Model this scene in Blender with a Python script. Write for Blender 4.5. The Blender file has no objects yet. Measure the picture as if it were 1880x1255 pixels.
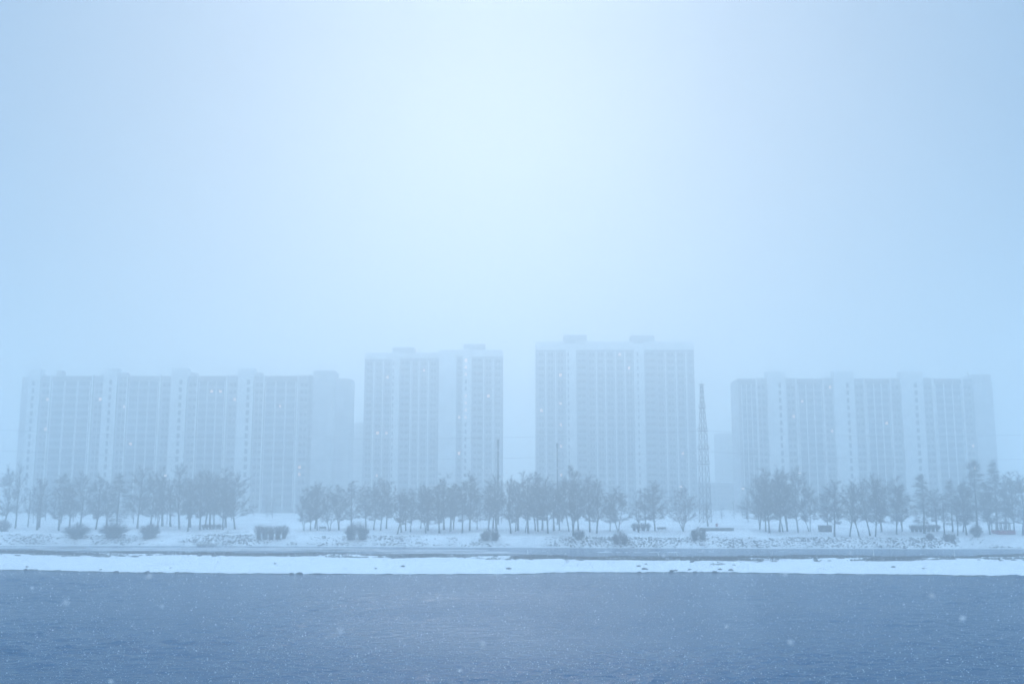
import bpy, math, random
from mathutils import Vector, Matrix, Euler, noise

random.seed(11)
SC = bpy.context.scene
COL = SC.collection

# ------------------------------------------------------------------ camera
F = 1828.0
CAMZ = 13.0
TH = math.atan(277.5 / F)
cam_d = bpy.data.cameras.new('camera'); cam = bpy.data.objects.new('camera', cam_d); COL.objects.link(cam)
cam.location = (0, 0, CAMZ); cam.rotation_euler = (math.pi / 2 + TH, 0, 0)
cam_d.sensor_width = 36; cam_d.lens = 36 * F / 1880; cam_d.clip_end = 6000; cam_d.clip_start = 0.1
cam_d.dof.use_dof = True; cam_d.dof.focus_distance = 260; cam_d.dof.aperture_fstop = 1.4
SC.camera = cam
CT, ST = math.cos(TH), math.sin(TH)

def at(u, v, Y):
    """point at world depth Y seen at photograph pixel (u, v)"""
    xr = (u - 940) / F; yr = -(v - 627.5) / F
    t = Y / (CT - yr * ST)
    return Vector((xr * t, Y, CAMZ + (ST + yr * CT) * t))
def ux(u, Y, v=700): return at(u, v, Y).x
def vz(v, Y): return at(940, v, Y).z
def plane_y(v, z=0.0):
    """depth of a point of height z seen at row v"""
    yr = -(v - 627.5) / F
    d = ST + yr * CT
    return (z - CAMZ) / d * (CT - yr * ST)

# ------------------------------------------------------------------ terrain profile
PROF = [(0, -.5), (.5, .2), (6.5, 2.4), (11, 2.5), (25, 3.3), (40, 3.8), (63, 4.6), (105, 5.2), (3000, 5.6)]
FOOTV = [(-60, 1000), (470, 1002.2), (940, 1004.8), (1400, 1006.8), (1940, 1007.6)]
def lut(tab, u):
    if u <= tab[0][0]: return tab[0][1]
    for (a, va), (c, vc) in zip(tab, tab[1:]):
        if u <= c:
            t = (u - a) / (c - a); return va + (vc - va) * t
    return tab[-1][1]
def foot(x): return plane_y(lut(FOOTV, 940 + x / 243 * F), 0) - .35
def ground_z(x, y):
    s = y - foot(x)
    if s <= 0: return max(-2.5, -.5 + s * .3)
    for (a, za), (b, zb) in zip(PROF, PROF[1:]):
        if s <= b: break
    z = za + (zb - za) * (s - a) / (b - a)
    k = min(1, max(0, s - 1) / 8)
    z += (noise.noise(Vector((x * .05, y * .05, 3))) * .32 + noise.noise(Vector((x * .25, y * .25, 7))) * .1) * k
    if 0 < s < 8: z += noise.noise(Vector((x * .5, y * .5, 1))) * .16
    return z
def ground_y(u, v):
    """depth where the ground is seen at pixel (u, v)"""
    Y = 232.0
    while Y < 700:
        p = at(u, v, Y)
        if p.z <= ground_z(p.x, Y): return Y
        Y += .35
    return Y

# ------------------------------------------------------------------ materials
def mat(name, col, rough=.8, var=.15, scale=1.5, spec=.3, col2=None, emit=None, estr=0, bump=0, bscale=8, metallic=0):
    m = bpy.data.materials.new(name); m.use_nodes = True
    nt = m.node_tree; b = nt.nodes['Principled BSDF']
    b.inputs['Roughness'].default_value = rough; b.inputs['Specular IOR Level'].default_value = spec
    b.inputs['Metallic'].default_value = metallic
    tc = nt.nodes.new('ShaderNodeTexCoord'); nz = nt.nodes.new('ShaderNodeTexNoise')
    nz.inputs['Scale'].default_value = scale; nz.inputs['Detail'].default_value = 5
    nt.links.new(tc.outputs['Object'], nz.inputs['Vector'])
    rp = nt.nodes.new('ShaderNodeValToRGB')
    c2 = col2 or tuple(c * (1 - var) for c in col)
    c1 = tuple(min(1, c * (1 + var * .6)) for c in col)
    rp.color_ramp.elements[0].position = .34; rp.color_ramp.elements[1].position = .66
    rp.color_ramp.elements[0].color = (*c2, 1); rp.color_ramp.elements[1].color = (*c1, 1)
    nt.links.new(nz.outputs['Fac'], rp.inputs['Fac']); nt.links.new(rp.outputs['Color'], b.inputs['Base Color'])
    if emit:
        b.inputs['Emission Color'].default_value = (*emit, 1); b.inputs['Emission Strength'].default_value = estr
    if bump:
        n2 = nt.nodes.new('ShaderNodeTexNoise'); n2.inputs['Scale'].default_value = bscale; n2.inputs['Detail'].default_value = 6
        nt.links.new(tc.outputs['Object'], n2.inputs['Vector'])
        bp = nt.nodes.new('ShaderNodeBump'); bp.inputs['Strength'].default_value = bump; bp.inputs['Distance'].default_value = .3
        nt.links.new(n2.outputs['Fac'], bp.inputs['Height']); nt.links.new(bp.outputs['Normal'], b.inputs['Normal'])
    return m

M = {}
M['snow'] = mat('snow', (.91, .915, .92), .9, .05, .35, .2, bump=.5, bscale=1.5)
M['park_snow'] = mat('park_snow', (.9, .905, .91), .9, .2, .12, .2, col2=(.76, .77, .78), bump=.5, bscale=1.2)
M['ice'] = mat('ice', (.5, .52, .54), .5, .35, .22, .4, bump=.2, bscale=.8)
M['floe'] = mat('floe', (.8, .82, .84), .8, .1, .8, .3)
M['wet_stone'] = mat('wet_stone', (.07, .065, .06), .7, .4, 2, .4, bump=.5, bscale=6)
M['rubble'] = mat('rubble', (.12, .115, .11), .85, .4, 3, .3, bump=.4, bscale=6)
M['bark'] = mat('bark', (.075, .065, .06), .95, .3, 4, .1)
M['twig'] = mat('twig', (.055, .047, .045), .95, .3, 2, .1)
M['needle'] = mat('needle', (.075, .07, .06), .95, .3, 2, .1)
M['red_twig'] = mat('red_twig', (.10, .065, .06), .95, .3, 2, .1)
M['straw'] = mat('straw', (.075, .06, .05), .95, .35, 3, .1)
M['concrete'] = mat('concrete', (.45, .45, .44), .9, .15, .7, .2, bump=.15)
M['pale_panel'] = mat('pale_panel', (.78, .79, .79), .85, .1, .25, .25)
M['felt_and_gap_shade'] = mat('felt_and_gap_shade', (.3, .3, .31), .9, .2, .5, .2)  # felt grey, also painted as shade in the gap by the end tower
M['steel'] = mat('steel', (.09, .095, .1), .6, .2, 2, .4)
M['dark_metal'] = mat('dark_metal', (.05, .055, .06), .6, .2, 2, .4)
M['timber'] = mat('timber', (.11, .085, .06), .85, .3, 3, .2)
M['red_paint'] = mat('red_paint', (.4, .05, .06), .6, .2, 3, .3)
M['white_paint'] = mat('white_paint', (.8, .8, .78), .6, .08, 3, .3)
M['glass'] = mat('glass', (.07, .085, .10), .12, .4, .6, .5)
M['frame_white'] = mat('frame_white', (.6, .6, .6), .6, .1, 2, .3)
M['loggia_glass'] = mat('loggia_glass', (.13, .15, .17), .25, .4, .6, .4)
M['loggia_panel'] = mat('loggia_panel', (.27, .29, .31), .8, .25, .3, .25)
M['lit_glass'] = mat('lit_glass', (.4, .3, .2), .4, .1, 1, .3, emit=(1, .6, .42), estr=5.5)
M['dim_glass'] = mat('dim_glass', (.4, .3, .2), .4, .1, 1, .3, emit=(1, .6, .45), estr=3.0)
M['lamp_glass'] = mat('lamp_glass', (.8, .8, .8), .4, .02, 1, .3, emit=(1, .86, .76), estr=4.5)
M['flake'] = mat('flake', (.9, .9, .9), .9, .02, 1, .1)
_nt = M['flake'].node_tree; _tr = _nt.nodes.new('ShaderNodeBsdfTranslucent'); _tr.inputs['Color'].default_value = (.95, .95, .95, 1)
_mx = _nt.nodes.new('ShaderNodeMixShader'); _mx.inputs['Fac'].default_value = .5
_nt.links.new(_nt.nodes['Principled BSDF'].outputs[0], _mx.inputs[1]); _nt.links.new(_tr.outputs[0], _mx.inputs[2])
_nt.links.new(_mx.outputs[0], _nt.nodes['Material Output'].inputs['Surface'])

def wall_material(name, base, joint, w, h):
    m = bpy.data.materials.new(name); m.use_nodes = True
    nt = m.node_tree; b = nt.nodes['Principled BSDF']; b.inputs['Roughness'].default_value = .88
    tc = nt.nodes.new('ShaderNodeTexCoord'); mp = nt.nodes.new('ShaderNodeMapping')
    mp.inputs['Rotation'].default_value = (math.pi / 2, 0, 0)
    nt.links.new(tc.outputs['Object'], mp.inputs['Vector'])
    br = nt.nodes.new('ShaderNodeTexBrick'); br.offset = 0
    br.inputs['Scale'].default_value = 1; br.inputs['Brick Width'].default_value = w; br.inputs['Row Height'].default_value = h
    br.inputs['Mortar Size'].default_value = .13; br.inputs['Mortar Smooth'].default_value = .3
    br.inputs['Color1'].default_value = (*base, 1); br.inputs['Color2'].default_value = (*[c * .82 for c in base], 1)
    br.inputs['Mortar'].default_value = (*joint, 1)
    nt.links.new(mp.outputs['Vector'], br.inputs['Vector'])
    nz = nt.nodes.new('ShaderNodeTexNoise'); nz.inputs['Scale'].default_value = .12; nz.inputs['Detail'].default_value = 6
    nt.links.new(tc.outputs['Object'], nz.inputs['Vector'])
    mx = nt.nodes.new('ShaderNodeMixRGB'); mx.blend_type = 'MULTIPLY'; mx.inputs['Fac'].default_value = .45
    nt.links.new(br.outputs['Color'], mx.inputs['Color1']); nt.links.new(nz.outputs['Color'], mx.inputs['Color2'])
    g = nt.nodes.new('ShaderNodeRGBToBW'); nt.links.new(nz.outputs['Color'], g.inputs['Color'])
    nt.links.new(g.outputs['Val'], mx.inputs['Color2'])
    nt.links.new(mx.outputs['Color'], b.inputs['Base Color'])
    return m
M['slab_wall'] = wall_material('slab_wall', (.46, .47, .48), (.72, .73, .74), 3.3, 2.8)
M['tower_wall'] = wall_material('tower_wall', (.33, .35, .38), (.7, .71, .72), 3.2, 2.8)
M['plain_wall'] = wall_material('plain_wall', (.78, .79, .8), (.6, .61, .62), 3.2, 2.8)
M['far_wall'] = wall_material('far_wall', (.45, .46, .47), (.3, .3, .3), 3.2, 2.8)

# ------------------------------------------------------------------ object helpers
def link(o, parent=None):
    COL.objects.link(o)
    if parent is not None: o.parent = parent
    return o
class MB:
    def __init__(s): s.v = []; s.f = []; s.mi = []; s.m = 0
    def add(s, vs, fs):
        n = len(s.v); s.v += [tuple(p) for p in vs]
        for f in fs: s.f.append(tuple(n + i for i in f)); s.mi.append(s.m)
    def box(s, x0, x1, y0, y1, z0, z1):
        s.add([(x0, y0, z0), (x1, y0, z0), (x1, y1, z0), (x0, y1, z0), (x0, y0, z1), (x1, y0, z1), (x1, y1, z1), (x0, y1, z1)],
              [(0, 3, 2, 1), (4, 5, 6, 7), (0, 1, 5, 4), (1, 2, 6, 5), (2, 3, 7, 6), (3, 0, 4, 7)])
    def tube(s, pts, rads, n=4, cap=True):
        rings = []
        vs = []
        for i, p in enumerate(pts):
            a = pts[max(0, i - 1)]; b = pts[min(len(pts) - 1, i + 1)]
            d = (b - a)
            if d.length < 1e-6: d = Vector((0, 0, 1))
            d.normalize()
            u = d.orthogonal().normalized(); w = d.cross(u)
            for k in range(n):
                t = 2 * math.pi * k / n
                vs.append(p + (u * math.cos(t) + w * math.sin(t)) * rads[i])
        fs = []
        for i in range(len(pts) - 1):
            for k in range(n):
                a = i * n + k; b = i * n + (k + 1) % n
                fs.append((a, b, b + n, a + n))
        if cap:
            fs.append(tuple(reversed(range(n)))); fs.append(tuple(range((len(pts) - 1) * n, len(pts) * n)))
        s.add(vs, fs)
    def mesh(s, name, mats, smooth=False):
        me = bpy.data.meshes.new(name); me.from_pydata(s.v, [], s.f)
        for m in (mats if isinstance(mats, (list, tuple)) else [mats]): me.materials.append(M[m])
        if any(s.mi): me.polygons.foreach_set('material_index', s.mi)
        if smooth: me.polygons.foreach_set('use_smooth', [True] * len(me.polygons))
        me.update(); return me
    def build(s, name, mats, parent=None, smooth=False):
        return link(bpy.data.objects.new(name, s.mesh(name, mats, smooth)), parent)
def tag(o, label=None, cat=None, group=None, kind=None):
    if label: o['label'] = label
    if cat: o['category'] = cat
    if group: o['group'] = group
    if kind: o['kind'] = kind
    return o
def empty(name, loc, label, cat, group=None, rz=0):
    o = bpy.data.objects.new(name, None); o.location = loc; o.rotation_euler = (0, 0, rz); o.empty_display_size = .5
    link(o); return tag(o, label, cat, group)
def part(name, me, parent, loc=(0, 0, 0), scale=(1, 1, 1), rot=(0, 0, 0)):
    o = bpy.data.objects.new(name, me); o.location = loc; o.scale = scale; o.rotation_euler = rot
    return link(o, parent)
def lumpy(r, seed, sub=2, amp=.3, flat=.6):
    """an irregular stone"""
    import bmesh
    bm = bmesh.new(); bmesh.ops.create_icosphere(bm, subdivisions=sub, radius=1)
    for v in bm.verts:
        k = 1 + amp * noise.noise(v.co * 1.3 + Vector((seed * 7.1, seed * 3.3, 0))) + amp * .5 * noise.noise(v.co * 3 + Vector((seed, 0, 5)))
        v.co = Vector((v.co.x * k * r, v.co.y * k * r, v.co.z * k * r * flat))
    vs = [v.co.copy() for v in bm.verts]; fs = [tuple(v.index for v in f.verts) for f in bm.faces]
    bm.free(); return vs, fs

# ------------------------------------------------------------------ the setting
def grid(name, xs, ys, zf, m, smooth=True):
    mb = MB(); nx = len(xs)
    vs = [(x, y, zf(x, y)) for y in ys for x in xs]
    fs = [(j * nx + i, j * nx + i + 1, (j + 1) * nx + i + 1, (j + 1) * nx + i) for j in range(len(ys) - 1) for i in range(nx - 1)]
    mb.add(vs, fs); o = mb.build(name, m, None, smooth); return tag(o, kind='structure')
def span(a, b, step):
    n = max(1, int(round((b - a) / step))); return [a + (b - a) * i / n for i in range(n + 1)]
gx = [-1200, -900, -600, -400, -300] + span(-230, 230, 1.6) + [300, 400, 600, 900, 1200]
gy = [200, 215] + span(226, 266, .6) + span(267, 300, 2) + span(305, 400, 7) + [450, 520, 600, 750, 950, 1200]
grid('ground', gx, gy, ground_z, 'park_snow')

# water with wind ripples
wm = bpy.data.materials.new('river_water'); wm.use_nodes = True
nt = wm.node_tree; b = nt.nodes['Principled BSDF']
b.inputs['Base Color'].default_value = (.005, .075, .165, 1); b.inputs['Roughness'].default_value = .13; b.inputs['IOR'].default_value = 1.33; b.inputs['Specular IOR Level'].default_value = .3
tc = nt.nodes.new('ShaderNodeTexCoord')
def wn(sx, sy, scale, detail, rot=0.0):
    mp = nt.nodes.new('ShaderNodeMapping'); mp.inputs['Scale'].default_value = (sx, sy, 1); mp.inputs['Rotation'].default_value = (0, 0, rot)
    nt.links.new(tc.outputs['Object'], mp.inputs['Vector'])
    n = nt.nodes.new('ShaderNodeTexNoise'); n.inputs['Scale'].default_value = scale; n.inputs['Detail'].default_value = detail; n.inputs['Roughness'].default_value = .6
    nt.links.new(mp.outputs['Vector'], n.inputs['Vector']); return n
def mth(op, a, bb):
    n = nt.nodes.new('ShaderNodeMath'); n.operation = op
    for i, x in enumerate((a, bb)):
        if isinstance(x, (int, float)): n.inputs[i].default_value = x
        else: nt.links.new(x, n.inputs[i])
    return n.outputs[0]
rip = wn(.62, 1, 1.3, 4, .12); swell = wn(.5, 1, .45, 4, -.12); gust = wn(.5, 1, .035, 4, .15)
h = mth('ADD', mth('MULTIPLY', rip.outputs['Fac'], .55), mth('MULTIPLY', swell.outputs['Fac'], .5))
gr = nt.nodes.new('ShaderNodeMapRange'); gr.inputs['From Min'].default_value = .35; gr.inputs['From Max'].default_value = .68
gr.inputs['To Min'].default_value = .8; gr.inputs['To Max'].default_value = 1.9
nt.links.new(gust.outputs['Fac'], gr.inputs['Value'])
# ripples strengthened outwards to imitate the lens vignette's dark lower corners
vm = nt.nodes.new('ShaderNodeMapping'); vm.inputs['Location'].default_value = (0, -160, 0); vm.inputs['Scale'].default_value = (1.5, 1, 1)
nt.links.new(tc.outputs['Object'], vm.inputs['Vector'])
vl = nt.nodes.new('ShaderNodeVectorMath'); vl.operation = 'LENGTH'; nt.links.new(vm.outputs['Vector'], vl.inputs[0])
vignette_ruffle = nt.nodes.new('ShaderNodeMapRange'); vignette_ruffle.interpolation_type = 'SMOOTHSTEP'; vignette_ruffle.inputs['From Min'].default_value = 60; vignette_ruffle.inputs['From Max'].default_value = 125
vignette_ruffle.inputs['To Min'].default_value = .55; vignette_ruffle.inputs['To Max'].default_value = 1.5
nt.links.new(vl.outputs['Value'], vignette_ruffle.inputs['Value'])
bp = nt.nodes.new('ShaderNodeBump'); bp.inputs['Distance'].default_value = .55; bp.inputs['Strength'].default_value = 1
nt.links.new(mth('MULTIPLY', h, mth('MULTIPLY', gr.outputs['Result'], vignette_ruffle.outputs['Result'])), bp.inputs['Height']); nt.links.new(bp.outputs['Normal'], b.inputs['Normal'])
M['river_water'] = wm
def wave(x, y):
    if not (54 < y < 166 and abs(x) < 112): return 0.0
    k = min(1, (y - 54) / 5, (166 - y) / 5, (112 - abs(x)) / 8)
    d = math.hypot(x * 1.5, y - 160); t = min(1, max(0, (d - 50) / 70)); vignette_amp = .55 + .75 * t * t * (3 - 2 * t)  # taller waves outwards, shaped to darken the water's corners like vignetting
    g = .8 + 1.3 * noise.noise(Vector((x * .03, y * .05, 21)))
    a = noise.noise(Vector((x * .30 + y * .06, y * .52, 1))) + .75 * noise.noise(Vector((x * .75 - y * .1, y * 1.05, 5))) + .35 * noise.noise(Vector((x * 1.3, y * 1.9, 9)))
    return k * vignette_amp * max(.15, g) * .2 * a
grid('water', [-1200, -600, -250, -150] + span(-112, 112, .55) + [150, 250, 600, 1200], [-60, 0, 40] + span(54, 166, .36) + [180, 253], wave, 'river_water')

# snow covered island in the river
FRONT = [(-900, 1043), (0, 1046), (100, 1049), (300, 1052), (600, 1054), (940, 1054.4), (975, 1053), (1010, 1051.2), (1250, 1050.6), (1330, 1050.6), (1500, 1053.5), (1700, 1055.5), (1880, 1058), (2700, 1066)]
BACK = [(-900, 1014), (0, 1011.5), (100, 1014), (130, 1015.5), (200, 1014.5), (400, 1014), (650, 1017.5), (800, 1017.5), (960, 1020), (1150, 1022), (1320, 1022.5), (1420, 1020), (1560, 1022.5), (1750, 1021.5), (1880, 1017.5), (2700, 1014)]
def isl_front(x):
    u = 940 + x / 160 * F; return plane_y(lut(FRONT, u))
def isl_back(x):
    u = 940 + x / 200 * F; return plane_y(lut(BACK, u), .85)
def isl_z(x, y):
    a, c = isl_front(x), isl_back(x)
    a += noise.noise(Vector((x * .12, 0, 9))) * .9 + noise.noise(Vector((x * .5, 0, 2))) * .35
    t = (y - a) / max(5, c - a)
    if t < 0: return max(-.6, t * 6)
    z = min(.22, t * 9) + .63 * min(1, t / .85)
    if t > 1: z -= (t - 1) * (c - a) * .22
    z += (noise.noise(Vector((x * .07, y * .2, 4))) * .18 + noise.noise(Vector((x * .3, y * .6, 8))) * .09) * min(1, t * 5)
    return max(-.6, z)
ixs = [-420, -300, -220] + span(-180, 180, .9) + [220, 300, 420]
iys = span(146, 158, 1) + span(158.4, 172, .4) + span(173, 214, 1.0)
im = M['snow'].copy(); im.name = 'island_snow'; M['island_snow'] = im; nt = im.node_tree; b = nt.nodes['Principled BSDF']
tc = [n for n in nt.nodes if n.type == 'TEX_COORD'][0]; sx = nt.nodes.new('ShaderNodeSeparateXYZ'); nt.links.new(tc.outputs['Object'], sx.inputs[0])
nz = nt.nodes.new('ShaderNodeTexNoise'); nz.inputs['Scale'].default_value = .45; nz.inputs['Detail'].default_value = 7; nt.links.new(tc.outputs['Object'], nz.inputs['Vector'])
def mth(op, a, bb):
    n = nt.nodes.new('ShaderNodeMath'); n.operation = op
    for i, x in enumerate((a, bb)):
        if isinstance(x, (int, float)): n.inputs[i].default_value = x
        else: nt.links.new(x, n.inputs[i])
    return n.outputs[0]
edge = mth('SUBTRACT', mth('MULTIPLY', nz.outputs['Fac'], .36), .085)      # wet gravel margin along the waterline, ragged
mx = nt.nodes.new('ShaderNodeMixRGB'); mx.inputs['Color1'].default_value = (.06, .06, .06, 1)
nt.links.new(mth('GREATER_THAN', sx.outputs['Z'], edge), mx.inputs['Fac'])
nt.links.new(b.inputs['Base Color'].links[0].from_socket, mx.inputs['Color2']); nt.links.new(mx.outputs['Color'], b.inputs['Base Color'])
grid('island', ixs, iys, isl_z, 'island_snow')

# river ice along the quiet channel: thin sheets lying on the water
ice = MB()
def ice_patch(u0, u1, v0, v1, seed, n=60):
    vs = []; z = .012
    for i in range(n + 1):
        u = u0 + (u1 - u0) * i / n
        k = math.sin(math.pi * i / n) ** .35
        vm = (v0 + v1) / 2
        va = vm + (v0 - vm) * k * (1 + .5 * noise.noise(Vector((u * .02, seed, 0))))
        vb = vm + (v1 - vm) * k * (1 + .6 * noise.noise(Vector((u * .03, seed + 5, 0))))
        for v in (va, vb):
            Y = plane_y(v); vs.append((at(u, v, Y).x, Y, z))
    ice.add(vs, [(2 * i, 2 * i + 1, 2 * i + 3, 2 * i + 2) for i in range(n)])
for a in ((60, 700, 1004, 1011, 1), (-80, 180, 1003, 1006.5, 2), (540, 900, 1008, 1012, 3), (700, 970, 1013.2, 1015.6, 4), (130, 420, 1012, 1015, 8)): ice_patch(*a)
ice.build('channel_ice', 'ice'); tag(bpy.data.objects['channel_ice'], kind='stuff', label='grey ice skin on the channel behind the island')
ice = MB()
for k, a in enumerate(((995, 1003, 1010.5, 1011.4), (1058, 1064, 1010.3, 1011), (1095, 1124, 1012.6, 1013.8), (1108, 1122, 1010, 1011), (1130, 1141, 1013, 1013.8), (1146, 1154, 1013, 1013.9),
          (1162, 1178, 1013.2, 1014), (1190, 1212, 1012.6, 1013.6), (1222, 1247, 1012.8, 1014), (1280, 1290, 1012, 1012.8), (1300, 1312, 1012, 1012.7), (1430, 1441, 1011.4, 1012), (1688, 1696, 1017, 1017.8), (860, 940, 1011.8, 1012.8))):
    ice_patch(*a, 20 + k, 10)
ice.build('floating_ice', 'floe'); tag(bpy.data.objects['floating_ice'], kind='stuff', label='white scraps of drift ice floating in the channel')

# ------------------------------------------------------------------ stones, grass
def scatter_stones():
    mb = MB(); protos = [lumpy(1, k, 1, .5, .7) for k in range(6)]
    n = 0
    while n < 6500:
        x = random.uniform(-150, 150); s = random.uniform(.6, 6.6); y = foot(x) + s
        dn = noise.noise(Vector((x * .06, s * .1, 2))) + .5 * noise.noise(Vector((x * .3, s * .5, 6)))
        if random.random() > .36 + dn * 1.3: continue
        r = random.choice((.07, .09, .11, .14, .17, .22)); vs, fs = random.choice(protos)
        R = Euler((random.uniform(-.4, .4), random.uniform(-.4, .4), random.uniform(0, 6.28))).to_matrix()
        z = ground_z(x, y)
        mb.add([R @ (Vector((p.x * 1.4, p.y, p.z)) * r) + Vector((x, y, z + r * .1)) for p in vs], fs); n += 1
    o = mb.build('stone_rubble', 'rubble'); tag(o, kind='stuff', label='dark stone rubble poking through snow on the embankment slope')
scatter_stones()
def dry_grass():
    mb = MB(); n = 0
    while n < 26000:
        x = random.uniform(-130, 130); y = isl_back(x) - random.choice((abs(random.gauss(0, 1.6)), random.uniform(2, 9), abs(random.gauss(4, 2))))
        dn = noise.noise(Vector((x * .09, y * .3, 12)))
        if dn < -.08 + random.uniform(0, .25) or isl_z(x, y) < .25: continue
        for k in range(random.randint(1, 4)):
            bx, by = x + random.gauss(0, .3), y + random.gauss(0, .15); z = isl_z(bx, by)
            hgt = random.uniform(.15, .5); lx, ly = random.gauss(0, .16), random.gauss(0, .1); w = random.uniform(.03, .09)
            mb.add([(bx - w, by, z - .02), (bx + w, by, z - .02), (bx + lx, by + ly, z + hgt)], [(0, 1, 2)]); n += 1
    o = mb.build('dry_grass', 'straw'); tag(o, kind='stuff', label='dry grass stubble showing through the snow of the island')
dry_grass()
def crest_stones():
    mb = MB(); protos = [lumpy(1, k + 40, 1, .5, .6) for k in range(6)]; n = 0; rnd = random.Random(8)
    while n < 2200:
        x = rnd.uniform(-115, 115); y = isl_back(x) - abs(rnd.gauss(2.5, 3.6))
        dn = noise.noise(Vector((x * .11, y * .35, 31))) + .5 * noise.noise(Vector((x * .5, y * .8, 3)))
        if dn < .12 + rnd.random() * .3 or isl_z(x, y) < .2: continue
        r = rnd.choice((.12, .15, .2, .26, .36)); vs, fs = rnd.choice(protos); a = rnd.uniform(-.4, .4); ca, sa = math.cos(a), math.sin(a); z = isl_z(x, y)
        mb.add([(x + (p.x * 1.9 * ca - p.y * sa) * r, y + (p.x * 1.9 * sa + p.y * ca) * r, z + p.z * r + r * .15) for p in vs], fs); n += 1
    tag(mb.build('crest_rubble', 'wet_stone'), kind='stuff', label='small dark stones and clods scattered along the island crest')
crest_stones()
def rock(u, v, w, label, group=None, z0=None, flat=.6):
    Y = plane_y(v, .1 if v > 1043 else .6); p = at(u, v, Y)
    Y = max(Y, isl_front(p.x) - .2); p.y = Y
    vs, fs = lumpy(1, u * .37, 2, .5, flat); mb = MB(); r = w * 1.35 * Y / F / 2
    mb.add([(q.x * r, q.y * r * .7, q.z * r * .8) for q in vs], fs)
    o = mb.build('rock', 'wet_stone', None, True); o.location = (p.x, Y, max(.03, isl_z(p.x, Y)) + r * .12); o.rotation_euler = (0, 0, random.uniform(-.5, .5))
    return tag(o, label, 'rock', group)
for a in [(550, 1052.4, 9, 'largest dark rock at the island waterline below the small left tower gap'), (533, 1053.4, 6, 'flat dark rock just left of the largest waterline rock'),
          (213, 1049.3, 7, 'low dark rock at the waterline under the third slab bush'), (270, 1050.3, 9, 'long low rock at the waterline straight below the bush beside the stairs'),
          (325, 1051, 6, 'small waterline rock below the stairs, between two similar ones'), (353, 1051.2, 4, 'tiny round rock at the waterline below the foot of the stairs'),
          (400, 1052.2, 4, 'tiny flat waterline rock below the right parapet of the stairs'), (35, 1047, 6, 'flat rock at the waterline by the left end of the island'),
          (1184, 1047.2, 8, 'rounded rock on the waterline below the low bench'), (1174, 1050, 5, 'small flat rock in the shallows beside the rounded one below the bench'),
          (1233, 1049, 7, 'jagged rock at the waterline below the lattice mast, first of its cluster'), (1241, 1048.6, 5, 'small jagged rock touching the first of the cluster below the lattice mast'),
          (1266, 1047.5, 6, 'pointed rock set back from the water below the lattice mast'), (1276, 1049.3, 6, 'low broad rock in the middle of the lattice mast waterline cluster'),
          (1289, 1049.4, 4, 'tiny rock under the flat barge-like wall at the waterline'), (1312, 1049.4, 7, 'long flat rock at the waterline below the low concrete wall'),
          (1322, 1047.6, 6, 'tilted rock a little above the water below the low wall end'), (1342, 1048.6, 7, 'last rock to the right of the lattice mast cluster'),
          (1695, 1042, 4, 'lone small rock on the snow right of the long driftwood'), (1640, 1039, 7, 'lone dark rock on open snow under the long driftwood pile'),
          (50, 1037, 5, 'small dark rock on open snow at the left end of the island'), (185, 1041.5, 4, 'small rock on the open snow near the waterline, left part'),
          (740, 1038, 6, 'flat dark rock on open snow below the left tower'), (934, 1041, 7, 'flat dark stone on open snow between the two towers'),
          (1172, 1038.4, 6, 'flat stone on the snow below the low hedge'), (1186, 1034.8, 4, 'small stone above the flat stone below the hedge'),
          (313, 1045, 3, 'tiny pebble-like rock on the snow left of the stairs'), (505, 1034, 4, 'small stone on the snow under the clipped three-stem hedge'),
          (690, 1047, 4, 'tiny rock near the waterline under the left tower')]:
    rock(*a)
def driftwood(u0, u1, v, label, seed, rough=1.0):
    rnd = random.Random(seed); mb = MB(); Y = plane_y(v, .75); x0, x1 = at(u0, v, Y).x, at(u1, v, Y).x
    pts = []; L = 7
    for i in range(L):
        x = x0 + (x1 - x0) * i / (L - 1); y = Y + rnd.uniform(-.4, .4)
        pts.append(Vector((x, y, isl_z(x, y) + .02 + rnd.uniform(-.05, .14) * rough)))
    mb.tube(pts, [.04, .07, .1, .08, .09, .07, .03], 6)
    for k in range(5):
        p = pts[rnd.randint(1, 5)]; q = p + Vector((rnd.uniform(-1.2, 1.2), rnd.uniform(-.5, .5), rnd.uniform(.05, .45)))
        mb.tube([p, (p + q) / 2 + Vector((0, 0, .08)), q], [.07, .05, .02], 4)
    tag(mb.build('driftwood', 'timber'), label, 'driftwood')
driftwood(1622, 1662, 1028.5, 'long tangled dark driftwood pile on the island snow, right part', 1)
driftwood(1536, 1548, 1026, 'short forked driftwood branch on the island crest left of the long pile', 2, 2)
driftwood(1303, 1332, 1033, 'slanting driftwood log on the island snow below the low concrete wall', 3)
driftwood(1268, 1284, 1029, 'short driftwood stick above the slanting log on the island', 4)
driftwood(1384, 1402, 1030.5, 'thin driftwood under the tall bare tree clump by the lattice mast', 6)
driftwood(1415, 1428, 1029.5, 'short dark driftwood piece right of the thin driftwood', 7)
driftwood(388, 398, 1021.5, 'curved driftwood on the island crest below the stairs', 8, 2)
mb = MB(); Y = plane_y(1024, .8); x0, x1 = at(945, 1024, Y).x, at(962, 1024, Y).x; z = isl_z((x0 + x1) / 2, Y)
mb.box(x0, x1, Y - .5, Y + .4, z - .1, z + .22); mb.box(x0 + .5, x1 - .1, Y - .3, Y + .5, z + .222, z + .36)
tag(mb.build('concrete_slab', 'rubble'), 'dark broken concrete slab lying on the island crest between the towers', 'slab')
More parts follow.
